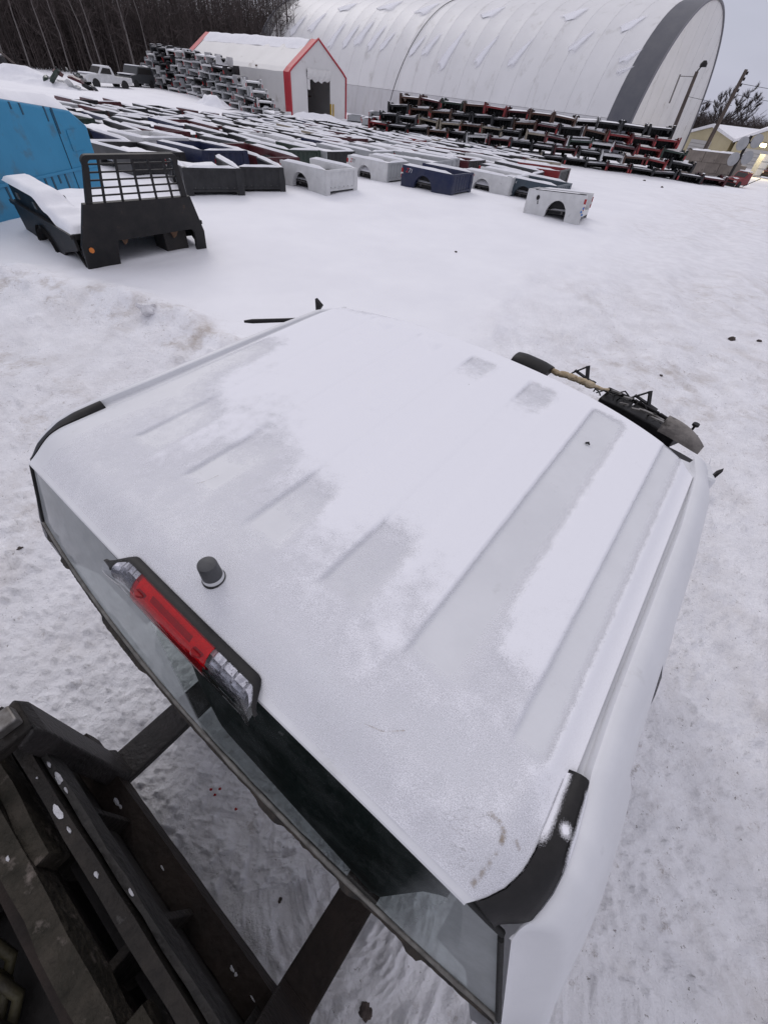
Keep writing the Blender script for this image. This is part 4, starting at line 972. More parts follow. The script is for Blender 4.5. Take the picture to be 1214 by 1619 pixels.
# snow lying on the boxes (one cover for all of them)
def bed_snow():
    bpy.context.view_layer.update()
    V = []; F = []; rr = np.random.default_rng(5)
    def slab(Mw, x0, x1, y0, y1, z0, z1, nx, ny, seed):
        b = len(V)
        xs = np.linspace(x0, x1, nx); ys = np.linspace(y0, y1, ny)
        for i, x in enumerate(xs):
            for j, y in enumerate(ys):
                ed = min(i, nx - 1 - i, j, ny - 1 - j)
                z = z0 if ed == 0 else z0 + (z1 - z0) * (.9 + .2 * rr.random())
                V.append(tuple(Mw @ Vector((x + rr.uniform(-.01, .01), y + rr.uniform(-.004, .004), z))))
        for i in range(nx - 1):
            for j in range(ny - 1): F.append((b + i * ny + j, b + (i + 1) * ny + j, b + (i + 1) * ny + j + 1, b + i * ny + j + 1))
    for e, interior, sn, flip in BED_SNOW:
        Mw = e.matrix_world; h = .602 + .055 * sn
        if flip:
            slab(Mw, -BL / 2 - .014, BL / 2 - .9, -BW / 2 + .12, BW / 2 - .12, .118, .118 - .05 * sn, 6, 8, 0)
            for s in (-1, 1): slab(Mw, -BL / 2 + .02, -BL / 2 + .75, s * (BW / 2 - .02) - .03, s * (BW / 2 - .02) + .03, -.068, -.068 - .03 * sn, 5, 4, 0)
            continue
        for s in (-1, 1):
            yc = s * (BW / 2 - .055); a = -BL / 2 + rr.uniform(.0, .15); b = BL / 2 - rr.uniform(.0, .25)
            slab(Mw, a, b, yc - .062, yc + .062, .600, h, 9, 4, 0)
        if rr.random() < .4: slab(Mw, BL / 2 - .06, BL / 2 + .012, -BW / 2 + .12, BW / 2 - .12, .604, .604 + .045 * sn, 4, 8, 0)
        if interior: slab(Mw, -BL / 2 + .02, BL / 2 - .06, -BW / 2 + WT, BW / 2 - WT, .24, (.50 if rr.random() < .55 else .30), 9, 8, 0)
        else: slab(Mw, -BL / 2 + .005, BL / 2 - .9, -BW / 2 + WT, BW / 2 - WT, .205, .25, 6, 8, 0)
    me = bpy.data.meshes.new('bed_snow'); me.from_pydata(V, [], F); me.polygons.foreach_set('use_smooth', [True] * len(F)); me.update()
    o = link('bed_snow', me, M['snow']); tag(o, 'snow lying on the rails and floors of the pickup beds', 'snow', kind='stuff')
bed_snow()

# ------------------------------------------------------------------ black flatbed with rack
def round_arc(cx, cy, r, a0, a1, n=6): return [(cx + r * math.cos(a), cy + r * math.sin(a)) for a in np.linspace(a0, a1, n)]
def make_flatbed():
    o = Vector((-4.53, 7.54, 0)); o.z = surf(o.x, o.y) - .12; rz = math.radians(53)
    fb = thing('flatbed', 'black steel truck flatbed with barred headache rack, half buried in snow', 'flatbed', o, rz)
    B = M['black_steel']
    RK = Matrix.Rotation(math.radians(13), 4, 'X')
    panel = [(-1.0, 0), (-.52, .0), (-.50, .30), (-.46, .42), (.74, .45), (.80, .41), (.82, .06), (1.0, .06), (.985, .40), (.80, .90), (-.80, .90), (-.985, .40)]
    panel = [(x, z - (.04 if .29 < z < .41 and abs(x) < .9 else 0)) for x, z in panel]
    MB().prism(panel, -.03, .03, 'y', RK).build('rack_panel', B, fb, bevel=.006)
    outer = [(-.80, .901), (-.695, 1.24)] + round_arc(-.62, 1.27, .085, math.radians(170), math.radians(90), 5) + round_arc(.64, 1.27, .085, math.radians(90), math.radians(10), 5) + [(.715, 1.24), (.80, .901)]
    inner = [(.71, .901), (.63, 1.22)] + round_arc(.585, 1.255, .05, math.radians(20), math.radians(90), 4) + round_arc(-.575, 1.255, .05, math.radians(90), math.radians(160), 4) + [(-.62, 1.22), (-.71, .901)]
    MB().prism([(x * .94, 1.42 + (z - 1.355) * 1.0 if z > 1.1 else z) for x, z in outer + inner], -.028, .028, 'y', RK).build('rack_frame', B, fb, bevel=.006)
    for k in range(5):
        x = -.46 + k * .235; MB().bar(RK @ Vector((x * 1.08, 0, .895)), RK @ Vector((x * .95, 0, 1.37)), .022, .03).build('rack_bar', B, fb)
    for k in range(5):
        z = .975 + k * .085; w = .67 - (z - .90) * .22; MB().bar(RK @ Vector((-w, .006, z)), RK @ Vector((w, .006, z)), .022, .018).build('rack_bar', B, fb)
    MB().box(-.98, .98, .035, 2.55, .43, .50).build('deck', B, fb, bevel=.008)
    for s in (-1, 1):
        sk = [(.06, .10), (.85, .10), (.85, .30)]
        cy, r = 1.42, .37
        poly = [(.30, .49), (.10, .16), (.16, .10), (.44, .34), (.86, .44)] if False else None
        MB().prism([(cy + r + .02, -.08), (2.46, .06), (2.55, .49), (.04, .49), (.04, .30), (cy - r - .34, .14), (cy - r - .02, -.08)] + round_arc(cy, -.06, r, math.pi, 0, 14), s * 1.0 - .02, s * 1.0 + .02, 'x').build('side_skirt', B, fb, bevel=.005)
        fl = MB(); Pn = [[(s * 1.0 - .06, cy + rr * math.cos(a), -.06 + rr * math.sin(a)) for rr in (.37,)] + [(s * 1.0 + .05, cy + .375 * math.cos(a), -.06 + .375 * math.sin(a)), (s * 1.0 + .05, cy + .41 * math.cos(a), -.06 + .41 * math.sin(a)), (s * 1.0 - .06, cy + .42 * math.cos(a), -.06 + .42 * math.sin(a))] for a in np.linspace(-.2, math.pi + .2, 22)]
        fl.grid(np.array(Pn)).build('wheel_arch', B, fb, smooth=40)
        wi = MB().grid(np.array([[(s * .99 - s * .02, cy + .40 * math.cos(a), -.06 + .40 * math.sin(a)), (s * .62, cy + .40 * math.cos(a), -.06 + .40 * math.sin(a))] for a in np.linspace(0, math.pi, 12)]))
        wi.build('wheel_housing', M['dark_void'], fb, smooth=60)
        MB().bar((s * .97, .05, .10), (s * .97, .62, .46), .05, .035).build('strut', B, fb)
        MB().bar((s * 1.03, .02, .475), (s * 1.03, 2.56, .475), .04, .05).build('rub_rail', B, fb)
    tb = MB().prism([(.75, .50), (2.45, .50), (2.45, .74), (1.15, .74), (1.05, .64), (.75, .60)], -.98, -.58, 'x').build('tool_box', B, fb, bevel=.01)
    for y in (1.35, 2.1):
        MB().box(-.998, -.981, y, y + .09, .56, .64).build('latch', M['chrome_dirty'], tb)
    MB().tube([(-.88, -.10, .33), (-.88, -.125, .33)], .035, 14).build('marker_lamp', M['amber'], fb, smooth=40)
    for x in (-.30, .52): MB().prism([(x - .06, .40), (x + .08, .40), (x + .03, .33), (x - .02, .30)], .05, .09, 'y').build('mount_bracket', M['brown_rust'], fb)
    MB().box(.35, .75, .10, .5, .05, .38).build('frame_stub', M['dark_void'], fb, bevel=.01)
    # snow on the deck and boxes
    X, Y = np.meshgrid(np.linspace(-1.02, .99, 46), np.linspace(.06, 2.6, 50)); nz = fbm(X * 2, Y * 2, 3, 77)
    top = np.where((X < -.54) & (Y > .72), .74 - .14 * sstep(1.2, .95, Y), .50)
    k = np.ones((3, 3)) / 9; 
    for _ in range(2):
        tp = np.pad(top, 1, mode='edge'); top = sum(tp[i:i + top.shape[0], j:j + top.shape[1]] for i in range(3) for j in range(3)) / 9
    ed = np.minimum(np.minimum(X + 1.02, .99 - X), np.minimum(Y - .06, 2.6 - Y))
    th = (.09 + .05 * nz) * sstep(-.001, .07, ed)
    me = MB().grid(np.stack([X, Y, top + th], -1)).mesh('deck_snow', 180)
    fb.scale = (1.03, 1.03, 1.08)
    s_ = link('deck_snow', me, M['snow']); s_.scale = (1.03, 1.03, 1.08); s_.location = o; s_.rotation_euler = (0, 0, rz); tag(s_, 'snow piled on the black flatbed deck and tool box', 'snow', kind='stuff')
M['amber'] = mat('amber_marker', (.55, .16, .02), None, rough=.3)
M['brown_rust'] = mat('rusty_bracket', (.16, .085, .045), (.08, .045, .03), 20, .8)
make_flatbed()

# ------------------------------------------------------------------ blue steel body at the left
def make_blue():
    bb = thing('steel_truck_body', 'bright blue steel truck body with rust streaks at left edge', 'truck body', (-7.9, 8, surf(-7.9, 9) - .1))
    poly = [(-4.0, 0), (4.05, 0), (4.15, 1.28), (3.72, 1.54), (3.0, 1.62), (1.5, 1.78), (-4.0, 1.86)]
    MB().prism(poly, -2.3, 0.0, 'x').build('shell', M['blue_paint'], bb, bevel=.04)
    MB().box(.001, .012, 3.08, 3.095, .05, 1.58).build('weld_seam', M['blue_dark'], bb)
    MB().box(.001, .022, -3.9, 4.02, .58, .63).build('press_line', M['blue_paint'], bb, bevel=.008)
    MB().box(.001, .018, 3.35, 3.75, .9, 1.25).build('access_plate', M['blue_paint'], bb, bevel=.006)
    rnd = random.Random(9)
    tops = [Vector((.004, y, z)) for y, z in ((.0, 1.82), (1.2, 1.78), (2.0, 1.70), (2.8, 1.62), (3.1, 1.60), (3.4, 1.56))]
    for k in range(9):
        MB().box(-.02, .010, 1.0 + k * .22, 1.05 + k * .22, .56 - rnd.uniform(.1, .34), .60).build('rust_drip', M['drip'], bb)
    for y, z, l in ((2.0, 1.70, .1), (2.25, 1.68, .16), (2.9, 1.62, .22), (3.12, 1.6, .4)):
        MB().box(-.02, .010, y, y + .035, z - l, z).build('rust_drip', M['drip'], bb)
    X, Y = np.meshgrid(np.linspace(-2.3, -.03, 16), np.linspace(-4, 3.8, 50)); top = np.interp(Y, [-4, 1.5, 3.0, 3.72, 4.15], [1.86, 1.78, 1.62, 1.54, 1.28])
    ed = np.minimum(np.minimum(X + 2.3, -.03 - X), np.minimum(Y + 4, 3.8 - Y)); th = (.20 + .14 * fbm(X * 1.3, Y * 1.3, 3, 88)) * sstep(-.001, .12, ed)
    s_ = link('body_snow', MB().grid(np.stack([X, Y, top + th], -1)).mesh('body_snow', 180), M['snow']); s_.location = bb.location; tag(s_, 'snow along the top of the blue truck body', 'snow', kind='stuff')
M['blue_paint'] = mat('faded_blue_paint', (.030, .225, .40), (.036, .25, .44), 1.6, .5, bump=.1, bscale=20, c3=(.07, .13, .17), s3=2.2, lo3=.56, hi3=.75)
M['blue_dark'] = mat('dark_blue_seam', (.012, .05, .09), None, rough=.6)
M['drip'] = mat('rust_streak', (.03, .05, .06), (.02, .10, .18), 40, .7, stretch=(1, 6, .7))
make_blue()

# ------------------------------------------------------------------ large arched fabric building
DOME_C = Vector((27.57, 68.55, -1.1)); DTH = math.radians(142.7); DW, DH, DLEN = 25.16, 12.1, 64.0
dax = Vector((math.cos(DTH), math.sin(DTH), 0)); dn = Vector((-dax.y, dax.x, 0))
if dn.dot(Vector((-DOME_C.x, -DOME_C.y, 0))) < 0: dn = -dn
def dome_prof(t): return DW / 2 * math.cos(t), DH * math.sin(t)      # t 0..pi
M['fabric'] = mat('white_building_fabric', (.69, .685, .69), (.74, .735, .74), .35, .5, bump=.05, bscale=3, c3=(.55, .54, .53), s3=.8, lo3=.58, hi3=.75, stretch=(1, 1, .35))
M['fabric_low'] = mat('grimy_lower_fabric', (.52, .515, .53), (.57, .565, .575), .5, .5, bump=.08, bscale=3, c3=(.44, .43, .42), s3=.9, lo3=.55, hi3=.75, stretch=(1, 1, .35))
M['fabric_wall'] = mat('pale_end_wall_fabric', (.64, .63, .62), (.70, .69, .68), .4, .55, bump=.15, bscale=2.5, c3=(.40, .37, .34), s3=.6, lo3=.62, hi3=.75)
M['band_grey'] = mat('dark_grey_band_fabric', (.085, .088, .105), (.11, .112, .125), .8, .55, bump=.08, bscale=4)
def make_dome():
    dm = thing('fabric_dome', 'large arched white fabric storage building with dark grey end bands', 'building')
    dm.matrix_world = Matrix(((dn.x, dax.x, 0, DOME_C.x), (dn.y, dax.y, 0, DOME_C.y), (0, 0, 1, DOME_C.z), (0, 0, 0, 1)))
    nb = 24; ys = [0, 2.6] + list(np.linspace(2.6, DLEN - 2.6, nb + 1)[1:]) + [DLEN]
    T0 = .25
    def bay(y0, y1, ta, tb, n, mm, nm, sag=.05):
        P = []
        for t in np.linspace(ta, tb, n):
            x, z = dome_prof(t); row = []
            for q in np.linspace(0, 1, 9):
                d = sag * math.sin(q * math.pi) * (.4 + .6 * abs(math.sin(t * 2)))
                row.append((x * (1 - d / 13), y0 + (y1 - y0) * q, z * (1 - d / 13)))
            P.append(row)
        MB().grid(np.array(P)).build(nm, mm, dm, smooth=180)
    for k in range(len(ys) - 1):
        end = k in (0, len(ys) - 2); y0, y1 = ys[k] + .015, ys[k + 1] - .015
        if end: bay(y0, y1, 0, math.pi, 49, M['band_grey'], 'end_band', .03)
        else:
            bay(y0, y1, T0 + .002, math.pi - T0 - .002, 40, M['fabric'], 'roof_panel')
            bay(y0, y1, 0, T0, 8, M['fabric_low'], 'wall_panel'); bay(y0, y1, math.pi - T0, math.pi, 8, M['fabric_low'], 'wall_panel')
    for k, y in enumerate(ys[1:-1]):
        pts = [(dome_prof(t)[0] * .9985, y, dome_prof(t)[1] * .9985) for t in np.linspace(0, math.pi, 40)]
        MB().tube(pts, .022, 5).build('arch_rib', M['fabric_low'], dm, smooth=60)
    pts = [(dome_prof(t)[0] * 1.003, 33.2 - 2.4 * math.sin(t), dome_prof(t)[1] * 1.003) for t in np.linspace(0.02, math.pi / 2 + .5, 40)]
    MB().tube(pts, .035, 5).build('tie_rope', M['dark_void'], dm)
    for y, nm in ((.06, 'end_wall'), (DLEN - .06, 'end_wall')):
        # end wall of eight upright fabric widths
        for k in range(8):
            xa, xb = -DW / 2 + .05 + k * (DW - .1) / 8, -DW / 2 + .05 + (k + 1) * (DW - .1) / 8; P = []
            for x in np.linspace(xa + .015, xb - .015, 6):
                zt = DH * math.sqrt(max(0, 1 - (x / (DW / 2)) ** 2)) * .997
                P.append([(x, y + .05 * math.sin((x - xa) / (xb - xa) * math.pi) * math.sin(v * 3), zt * v) for v in np.linspace(0, 1, 10)])
            MB().grid(np.array(P)).build('end_wall_panel', M['fabric_wall'], dm, smooth=180)
        pts = [(dome_prof(t)[0] * 1.004, y - .05 * (1 if y < 1 else -1), dome_prof(t)[1] * 1.004) for t in np.linspace(0, math.pi, 60)]
        MB().tube(pts, .10, 6).build('edge_tube', M['band_edge'], dm, smooth=60)
    # wind-laid snow on the slope
    rnd = random.Random(17); sn = MB(); tk = []
    spots = [(46.5, .66, 1.6, .34), (43.5, .66, 1.5, .30), (41.2, .70, 2.1, .34), (38.5, .66, 1.5, .30), (36.2, .62, 1.2, .22), (30.8, .60, 1.2, .22), (28.6, .62, 1.5, .25), (25.2, .60, 1.6, .42), (20.2, .60, 1.3, .30), (15.6, .60, 1.3, .28), (9.2, .72, 1.2, .22), (3.2, .62, 1.2, .12), (3.0, .52, .5, .06), (22.5, 1.0, 2.6, .2), (33, 1.05, 3, .25), (40, 1.1, 4, .25), (48, 1.05, 3.5, .2), (12, 1.0, 2.4, .2), (5, .9, 1.6, .2), (52, .8, 2, .3), (56, .75, 2, .3)]
    for (yc, tc, w, dt) in spots:
        P = []
        for q in np.linspace(0, 1, 18):
            t = tc - dt / 2 + dt * q + .05; ww = w * 1.15 * float(sstep(-.05, .16, q)) * (1.02 - q) ** .8; row = []
            for m_ in np.linspace(-1, 1, 9):
                x, z = dome_prof(t + (.018 * math.sin(m_ * 4 + yc) + .02 * m_) * (1 - q)); r = 1.0012 + .0012 * max(0, 1 - m_ * m_)
                tk.append(.85 * (1 - abs(m_) ** 2.5) * float(sstep(0, .12, q)) * float(sstep(1.0, .7, q)))
                row.append((x * r, yc + m_ * ww / 2 - (q - .5) * 1.6 + .10 * float(vnoise(q * 9, yc * 3 + m_, 4)), z * r))
            P.append(row)
        sn.grid(np.array(P))
    o = link('dome_snow', np_mesh('dome_snow', sn.v, sn.f, {'thick': tk}), M['drift']); o.matrix_world = dm.matrix_world.copy(); tag(o, 'streaks of snow clinging to the big dome slope', 'snow', kind='stuff')
M['band_edge'] = mat('grey_edge_piping', (.16, .16, .18), None, rough=.6)
make_dome()

# ------------------------------------------------------------------ red trimmed shelter
def make_shelter():
    FLc = Vector((-15.7, 62.2, -1.05)); W_ = 8.2; Ls = 22.0
    acr = Vector((.606, .795, 0)); ax = Vector((-.795, .606, 0))
    sh = thing('gable_shelter', 'small white gable shelter with red trim and open door before the dome', 'shelter')
    sh.matrix_world = Matrix(((acr.x, ax.x, 0, FLc.x), (acr.y, ax.y, 0, FLc.y), (0, 0, 1, FLc.z), (0, 0, 0, 1)))
    E, Pk = 3.45, 6.1                                    # eave and peak heights
    prof = [(0, 0), (0, E), (W_ * .06, E + .38), (W_ / 2, Pk), (W_ * .94, E + .38), (W_, E), (W_, 0)]
    def strip(i0, i1, y0, y1, mm, nm, off=0.0, n=10):
        P = []
        for (x, z) in prof[i0:i1 + 1]:
            x2 = x + (x - W_ / 2) / (W_ / 2) * off; z2 = z + (off if z > 1 else 0)
            P.append([(x2, y0 + (y1 - y0) * q, z2 - .03 * math.sin(q * math.pi * 8) ** 2) for q in np.linspace(0, 1, n)])
        MB().grid(np.array(P)).build(nm, mm, sh)
    for k in range(6):
        y0, y1 = 1.1 + k * (Ls - 2.2) / 6, 1.1 + (k + 1) * (Ls - 2.2) / 6
        strip(0, 1, y0, y1, M['fabric_wall'], 'wall_panel'); strip(1, 3, y0, y1, M['fabric_wall'], 'roof_panel'); strip(3, 5, y0, y1, M['fabric_wall'], 'roof_panel'); strip(5, 6, y0, y1, M['fabric_wall'], 'wall_panel')
    for y0, y1 in ((0, 1.1), (Ls - 1.1, Ls)): strip(0, 6, y0, y1, M['red_fabric'], 'red_band', .03)
    fr = MB(); pts = [(x + (x - W_ / 2) / (W_ / 2) * .05, -.04, z + (.05 if z > 1 else 0)) for x, z in prof]
    fr.tube(pts, .09, 6).build('red_edge', M['red_fabric'], sh, smooth=60)
    d0, d1, dh = 2.35, 5.75, 3.85
    def top(x): return float(np.interp(x, [p[0] for p in prof[1:6]], [p[1] for p in prof[1:6]]))
    for nm, xa, xb, zb in (('front_panel', .0, d0, 0), ('front_panel', d1, W_, 0), ('gable_panel', d0, d1, dh)):
        P = []
        xs = sorted(set(list(np.linspace(xa, xb, 8)) + [x for x, z in prof if xa < x < xb]))
        for x in xs: P.append([(x, .02, zb + (top(x) - zb) * v) for v in np.linspace(0, 1, 6)])
        MB().grid(np.array(P)).build(nm, M['fabric_wall'], sh)
    MB().grid(np.array([[(x, Ls - .02, top(x) * v) for v in (0, 1)] for x in sorted([p[0] for p in prof[1:6]])])).build('rear_panel', M['fabric_wall'], sh)
    # bunched curtain at the head of the door
    P = []
    for x in np.linspace(d0 - .05, d1 + .05, 26):
        u = (x - d0) / (d1 - d0); hang = .75 + .25 * math.sin(u * 3) + .08 * math.sin(u * 23)
        P.append([(x, .0 - .14 * math.sin(v * math.pi) - .05 * math.sin(u * 31 + v * 9), dh + .08 - hang * v) for v in np.linspace(0, 1, 9)])
    MB().grid(np.array(P)).build('door_curtain', M['fabric_wall'], sh, smooth=180)
    MB().box(d0, d0 + .35, -.06, .0, 2.3, 3.1).build('curtain_tail', M['fabric_wall'], sh, bevel=.02)
    for x in (d0 + .9, d0 + 1.9, d0 + 2.8): MB().box(x - .06, x + .06, 6.0, 6.12, 0, 3.9).build('inner_post', M['brown_rust'], sh)
    for z in (1.5, 2.7, 3.6): MB().box(.1, W_ - .1, 6.15, 6.24, z, z + .12).build('inner_rail', M['brown_rust'], sh)
    MB().box(.1, W_ - .1, 7.0, 7.06, .0, 3.4).build('inner_partition', M['inner_brown'], sh)
    MB().box(d0 + 1.2, d0 + 1.9, 2.5, 3.1, 0, 1.6).build('inner_cabinet', M['dark_void'], sh, bevel=.03)
    MB().tube([(d1 + .15, -.35, 0), (d1 + .15, -.35, 1.3)], .09, 8).build('yellow_post', M['yellow_steel'], sh, smooth=60)
    MB().tube([(d1 - .25, -.35, 0), (d1 - .25, -.35, 1.3)], .09, 8).build('yellow_post', M['yellow_steel'], sh, smooth=60)
    X, Y = np.meshgrid(np.linspace(W_ / 2 - 1.3, W_ / 2 + 1.3, 12), np.linspace(1.2, Ls - 1.2, 40)); z = np.array([[top(x) for x in r] for r in X])
    th = .10 * sstep(1.3, .4, np.abs(X - W_ / 2) + .7 * fbm(X, Y, 3, 90)) * (1 + fbm(X, Y, 2, 91)) - .012
    s_ = link('shelter_snow', MB().grid(np.stack([X, Y, z + th], -1)).mesh('shelter_snow', 180), M['snow']); s_.matrix_world = sh.matrix_world.copy(); tag(s_, 'snow along the ridge of the red trimmed shelter', 'snow', kind='stuff')
M['red_fabric'] = mat('red_trim_fabric', (.48, .03, .045), (.40, .03, .04), 2, .5, c3=(.5, .2, .2), s3=4, lo3=.68, hi3=.8)
M['inner_brown'] = mat('brown_inner_wall', (.24, .17, .12), (.15, .10, .075), 1.2, .8)
M['yellow_steel'] = mat('yellow_bollard_paint', (.50, .32, .02), None, rough=.5)
make_shelter()

# ------------------------------------------------------------------ poles and wires
M['pole_wood'] = mat('weathered_pole_wood', (.055, .042, .038), (.10, .08, .07), 6, .85, bump=.4, bscale=20, stretch=(1, 1, .15))
def pole(px, py, rng_, label, lean, rad=.16):
    v = ray(px, py); p = Vector((v[0], v[1], 0)).normalized() * rng_; zt = CAMZ + v[2] / math.hypot(v[0], v[1]) * rng_; height = zt + 1.0
    p.z = -1.0; p.x -= height * math.sin(lean); e = thing('utility_pole', label, 'utility pole', p); e.rotation_euler = (0, lean, 0)
    MB().tube([(0, 0, -.3), (0, 0, height * .5), (0, 0, height)], [rad * 1.15, rad, rad * .8], 10).build('shaft', M['pole_wood'], e, smooth=60)
    return e, p, height
p1, q1, h1 = pole(1102, 112, 56, 'wooden pole with lamp head standing before the pale dome end wall', math.radians(-3))
MB().tube([(0, 0, h1), (.15, 0, h1 + .25), (.3, 0, h1 + .35)], .05, 6).build('lamp_arm', M['black_plastic'], p1)
MB().tube([(.3, 0, h1 + .25), (.3, 0, h1 + .45), (.3, 0, h1 + .62)], [.26, .26, .12], 12).build('lamp_head', M['black_plastic'], p1, smooth=50)
MB().box(-1.3, -1.2, -.05, .05, h1 - 1.9, h1 - .2).build('drop_bracket', M['chrome_dirty'], p1)
MB().bar((-1.25, 0, h1 - .3), (0, 0, h1 - .3), .05).build('bracket_arm', M['chrome_dirty'], p1)
p2, q2, h2 = pole(1180, 109, 72, 'bare wooden utility pole rising against the open sky', math.radians(1.5), .20)
for k in range(4):
    MB().tube([(.26, 0, h2 - .35 - k * .42), (.26, 0, h2 - .12 - k * .42)], .10, 8).build('insulator', M['black_plastic'], p2, smooth=50)
    MB().box(.0, .28, -.03, .03, h2 - .30 - k * .42, h2 - .22 - k * .42).build('bracket', M['dark_void'], p2)
top2 = q2 + Vector((h2 * math.sin(math.radians(2)) + .26, 0, h2 - 1.0))
for k, (tx, ty, tz) in enumerate(((90, 95, 9.5), (90, 96, 7.8), (20, 118, 11.0))):
    a = top2 - Vector((0, 0, k * .8)); b = Vector((tx, ty, tz)); pts = [a.lerp(b, t) - Vector((0, 0, 1.1 * 4 * t * (1 - t))) for t in np.linspace(0, 1, 16)]
    o = MB().tube(pts, .018, 4).build('power_line', M['black_plastic']); tag(o, ('upper wire running right from the bare pole', 'lower wire running right from the bare pole', 'wire running left behind the dome from the bare pole')[k], 'wire', 'overhead wires')

# ------------------------------------------------------------------ yellow sheds with a lit wall lamp
M['shed_yellow'] = mat('pale_yellow_siding', (.47, .41, .26), (.53, .47, .31), .8, .6, stretch=(1, 1, .3))
M['shed_door'] = mat('grey_white_door', (.50, .49, .48), None, rough=.5)
def shed(p, rz, w, l, eave, peak, label, lampside=False):
    e = thing('storage_shed', label, 'shed', p, rz)
    prof = [(-w / 2, -.5), (w / 2, -.5), (w / 2, eave), (0, peak), (-w / 2, eave)]
    MB().prism(prof, 0, l, 'y').build('wall', M['shed_yellow'], e)
    for s in (-1, 1):
        MB().prism([(0, peak + .03), (s * (w / 2 + .3), eave - .08 + .03), (s * (w / 2 + .3), eave + .22), (0, peak + .36)], -.3, l + .3, 'y').build('snowy_roof', M['snow'], e)
    MB().box(-w * .32, w * .12, -.05, -.003, -.3, eave * .82).build('overhead_door', M['shed_door'], e)
    for k in range(4): MB().box(-w * .32, w * .12, -.062, -.052, eave * .16 * (k + 1) - .015, eave * .16 * (k + 1) + .015).build('door_rib', M['chrome_dirty'], e)
    MB().box(w / 2 + .003, w / 2 + .06, l * .3, l * .3 + 1.0, -.3, 2.0).build('side_door', M['shed_door'], e)
    for k in range(2): MB().box(w / 2 + .003, w / 2 + .05, l * (.5 + .2 * k), l * (.5 + .2 * k) + 1.1, 1.0, 2.0).build('window', M['dark_void'], e)
    return e
c1 = Vector((38.5, 80, -1.0)); s1 = shed(c1, math.radians(-58), 7.0, 13, 2.1, 3.1, 'pale yellow shed with overhead door behind the bare utility pole')
c2 = Vector((40.6, 69.5, -1.0)); s2 = shed(c2, math.radians(-28), 6.5, 12, 2.1, 3.7, 'pale yellow shed with a glowing wall lamp at the right edge')
lp = at(1206, 229, 1.9); lv = ray(1206, 229); lr = 66.0; lp = Vector((lv[0], lv[1], 0)).normalized() * lr; lp.z = CAMZ + lv[2] / math.hypot(lv[0], lv[1]) * lr
M['lamp_glow'] = bpy.data.materials.new('lit_lamp_glass'); M['lamp_glow'].use_nodes = True
_b = M['lamp_glow'].node_tree.nodes['Principled BSDF']; _b.inputs['Emission Color'].default_value = (1.0, .82, .42, 1); _b.inputs['Emission Strength'].default_value = 22; _b.inputs['Base Color'].default_value = (.9, .8, .5, 1)
lt = thing('wall_lamp', 'lit yellow flood lamp mounted on the right hand shed', 'lamp', lp)
MB().tube([(0, -.05, -.12), (0, -.05, 0), (0, -.05, .12)], [.20, .27, .20], 14).build('bulb_glass', M['lamp_glow'], lt, smooth=60)
MB().box(-.3, .3, .1, .5, -.05, .25).build('lamp_box', M['black_plastic'], lt, bevel=.02); MB().tube([(0, .4, 0), (0, 3.2, 0)], .05, 6).build('lamp_arm', M['black_plastic'], lt)
pl_ = bpy.data.lights.new('wall_lamp_light', 'POINT'); pl_.energy = 260; pl_.color = (1.0, .78, .38); pl_.shadow_soft_size = .3
plo = bpy.data.objects.new('wall_lamp_light', pl_); COL.objects.link(plo); plo.parent = lt; plo.location = (0, -.45, -.1)

# ------------------------------------------------------------------ concrete block wall, dishes, scrap at the right
M['concrete'] = mat('stained_concrete', (.17, .145, .125), (.25, .215, .185), 1.4, .85, bump=.4, bscale=9, c3=(.10, .085, .075), s3=2.5, lo3=.58, hi3=.7)
wl = thing('concrete_wall', 'stained concrete block wall beside the red truck nose', 'wall', (24.6, 52.0, -1.55), math.radians(14))
_blk = MB().box(-.73, .73, -.35, .35, 0, .72).mesh('concrete_block')
_r = random.Random(3)
for k in range(3):
    for i in range((4, 4, 4)[k]):
        o = link('concrete_block', _blk, M['concrete'], wl); o.location = (i * 1.5 + (k % 2) * .7, _r.uniform(-.04, .04), k * .735); o.rotation_euler = (0, 0, _r.uniform(-.015, .015))
_s = MB(); X, Y = np.meshgrid(np.linspace(-.7, 5.2, 30), np.linspace(-.33, .33, 6)); _ed = np.minimum(.33 - np.abs(Y), .4)
_z = np.where(X < 9, 2.2, 1.46)
_o = link('wall_snow', MB().grid(np.stack([X, Y, _z + .10 * sstep(0, .12, _ed) * (1 + fbm(X * 2, Y * 2, 2, 5))], -1)).mesh('wall_snow', 180), M['snow']); _o.location = wl.location; _o.rotation_euler = wl.rotation_euler; tag(_o, 'snow along the top of the concrete block wall', 'snow', kind='stuff')
dp = at(1150, 283, -1.0); ds = thing('dish_mast', 'short mast with four round grey dishes near the right edge', 'mast', dp)
MB().tube([(0, 0, 0), (0, 0, 3.0)], .12, 8).build('mast', M['dark_void'], ds)
for (dx, dz) in ((-.55, 2.45), (.55, 2.7), (-.6, 1.4), (.5, 1.6)):
    MB().tube([(dx, -.30, dz), (dx, -.22, dz), (dx, .0, dz), (dx, .12, dz)], [.47, .47, .35, .1], 18).build('dish', M['dish_grey'] if 'dish_grey' in M else M.setdefault('dish_grey', mat('dull_grey_dish', (.28, .29, .30), (.36, .36, .37), 2, .5)), ds, smooth=40)
    MB().bar((dx, .1, dz), (0, .1, dz - .2), .08).build('dish_arm', M['dark_void'], ds)
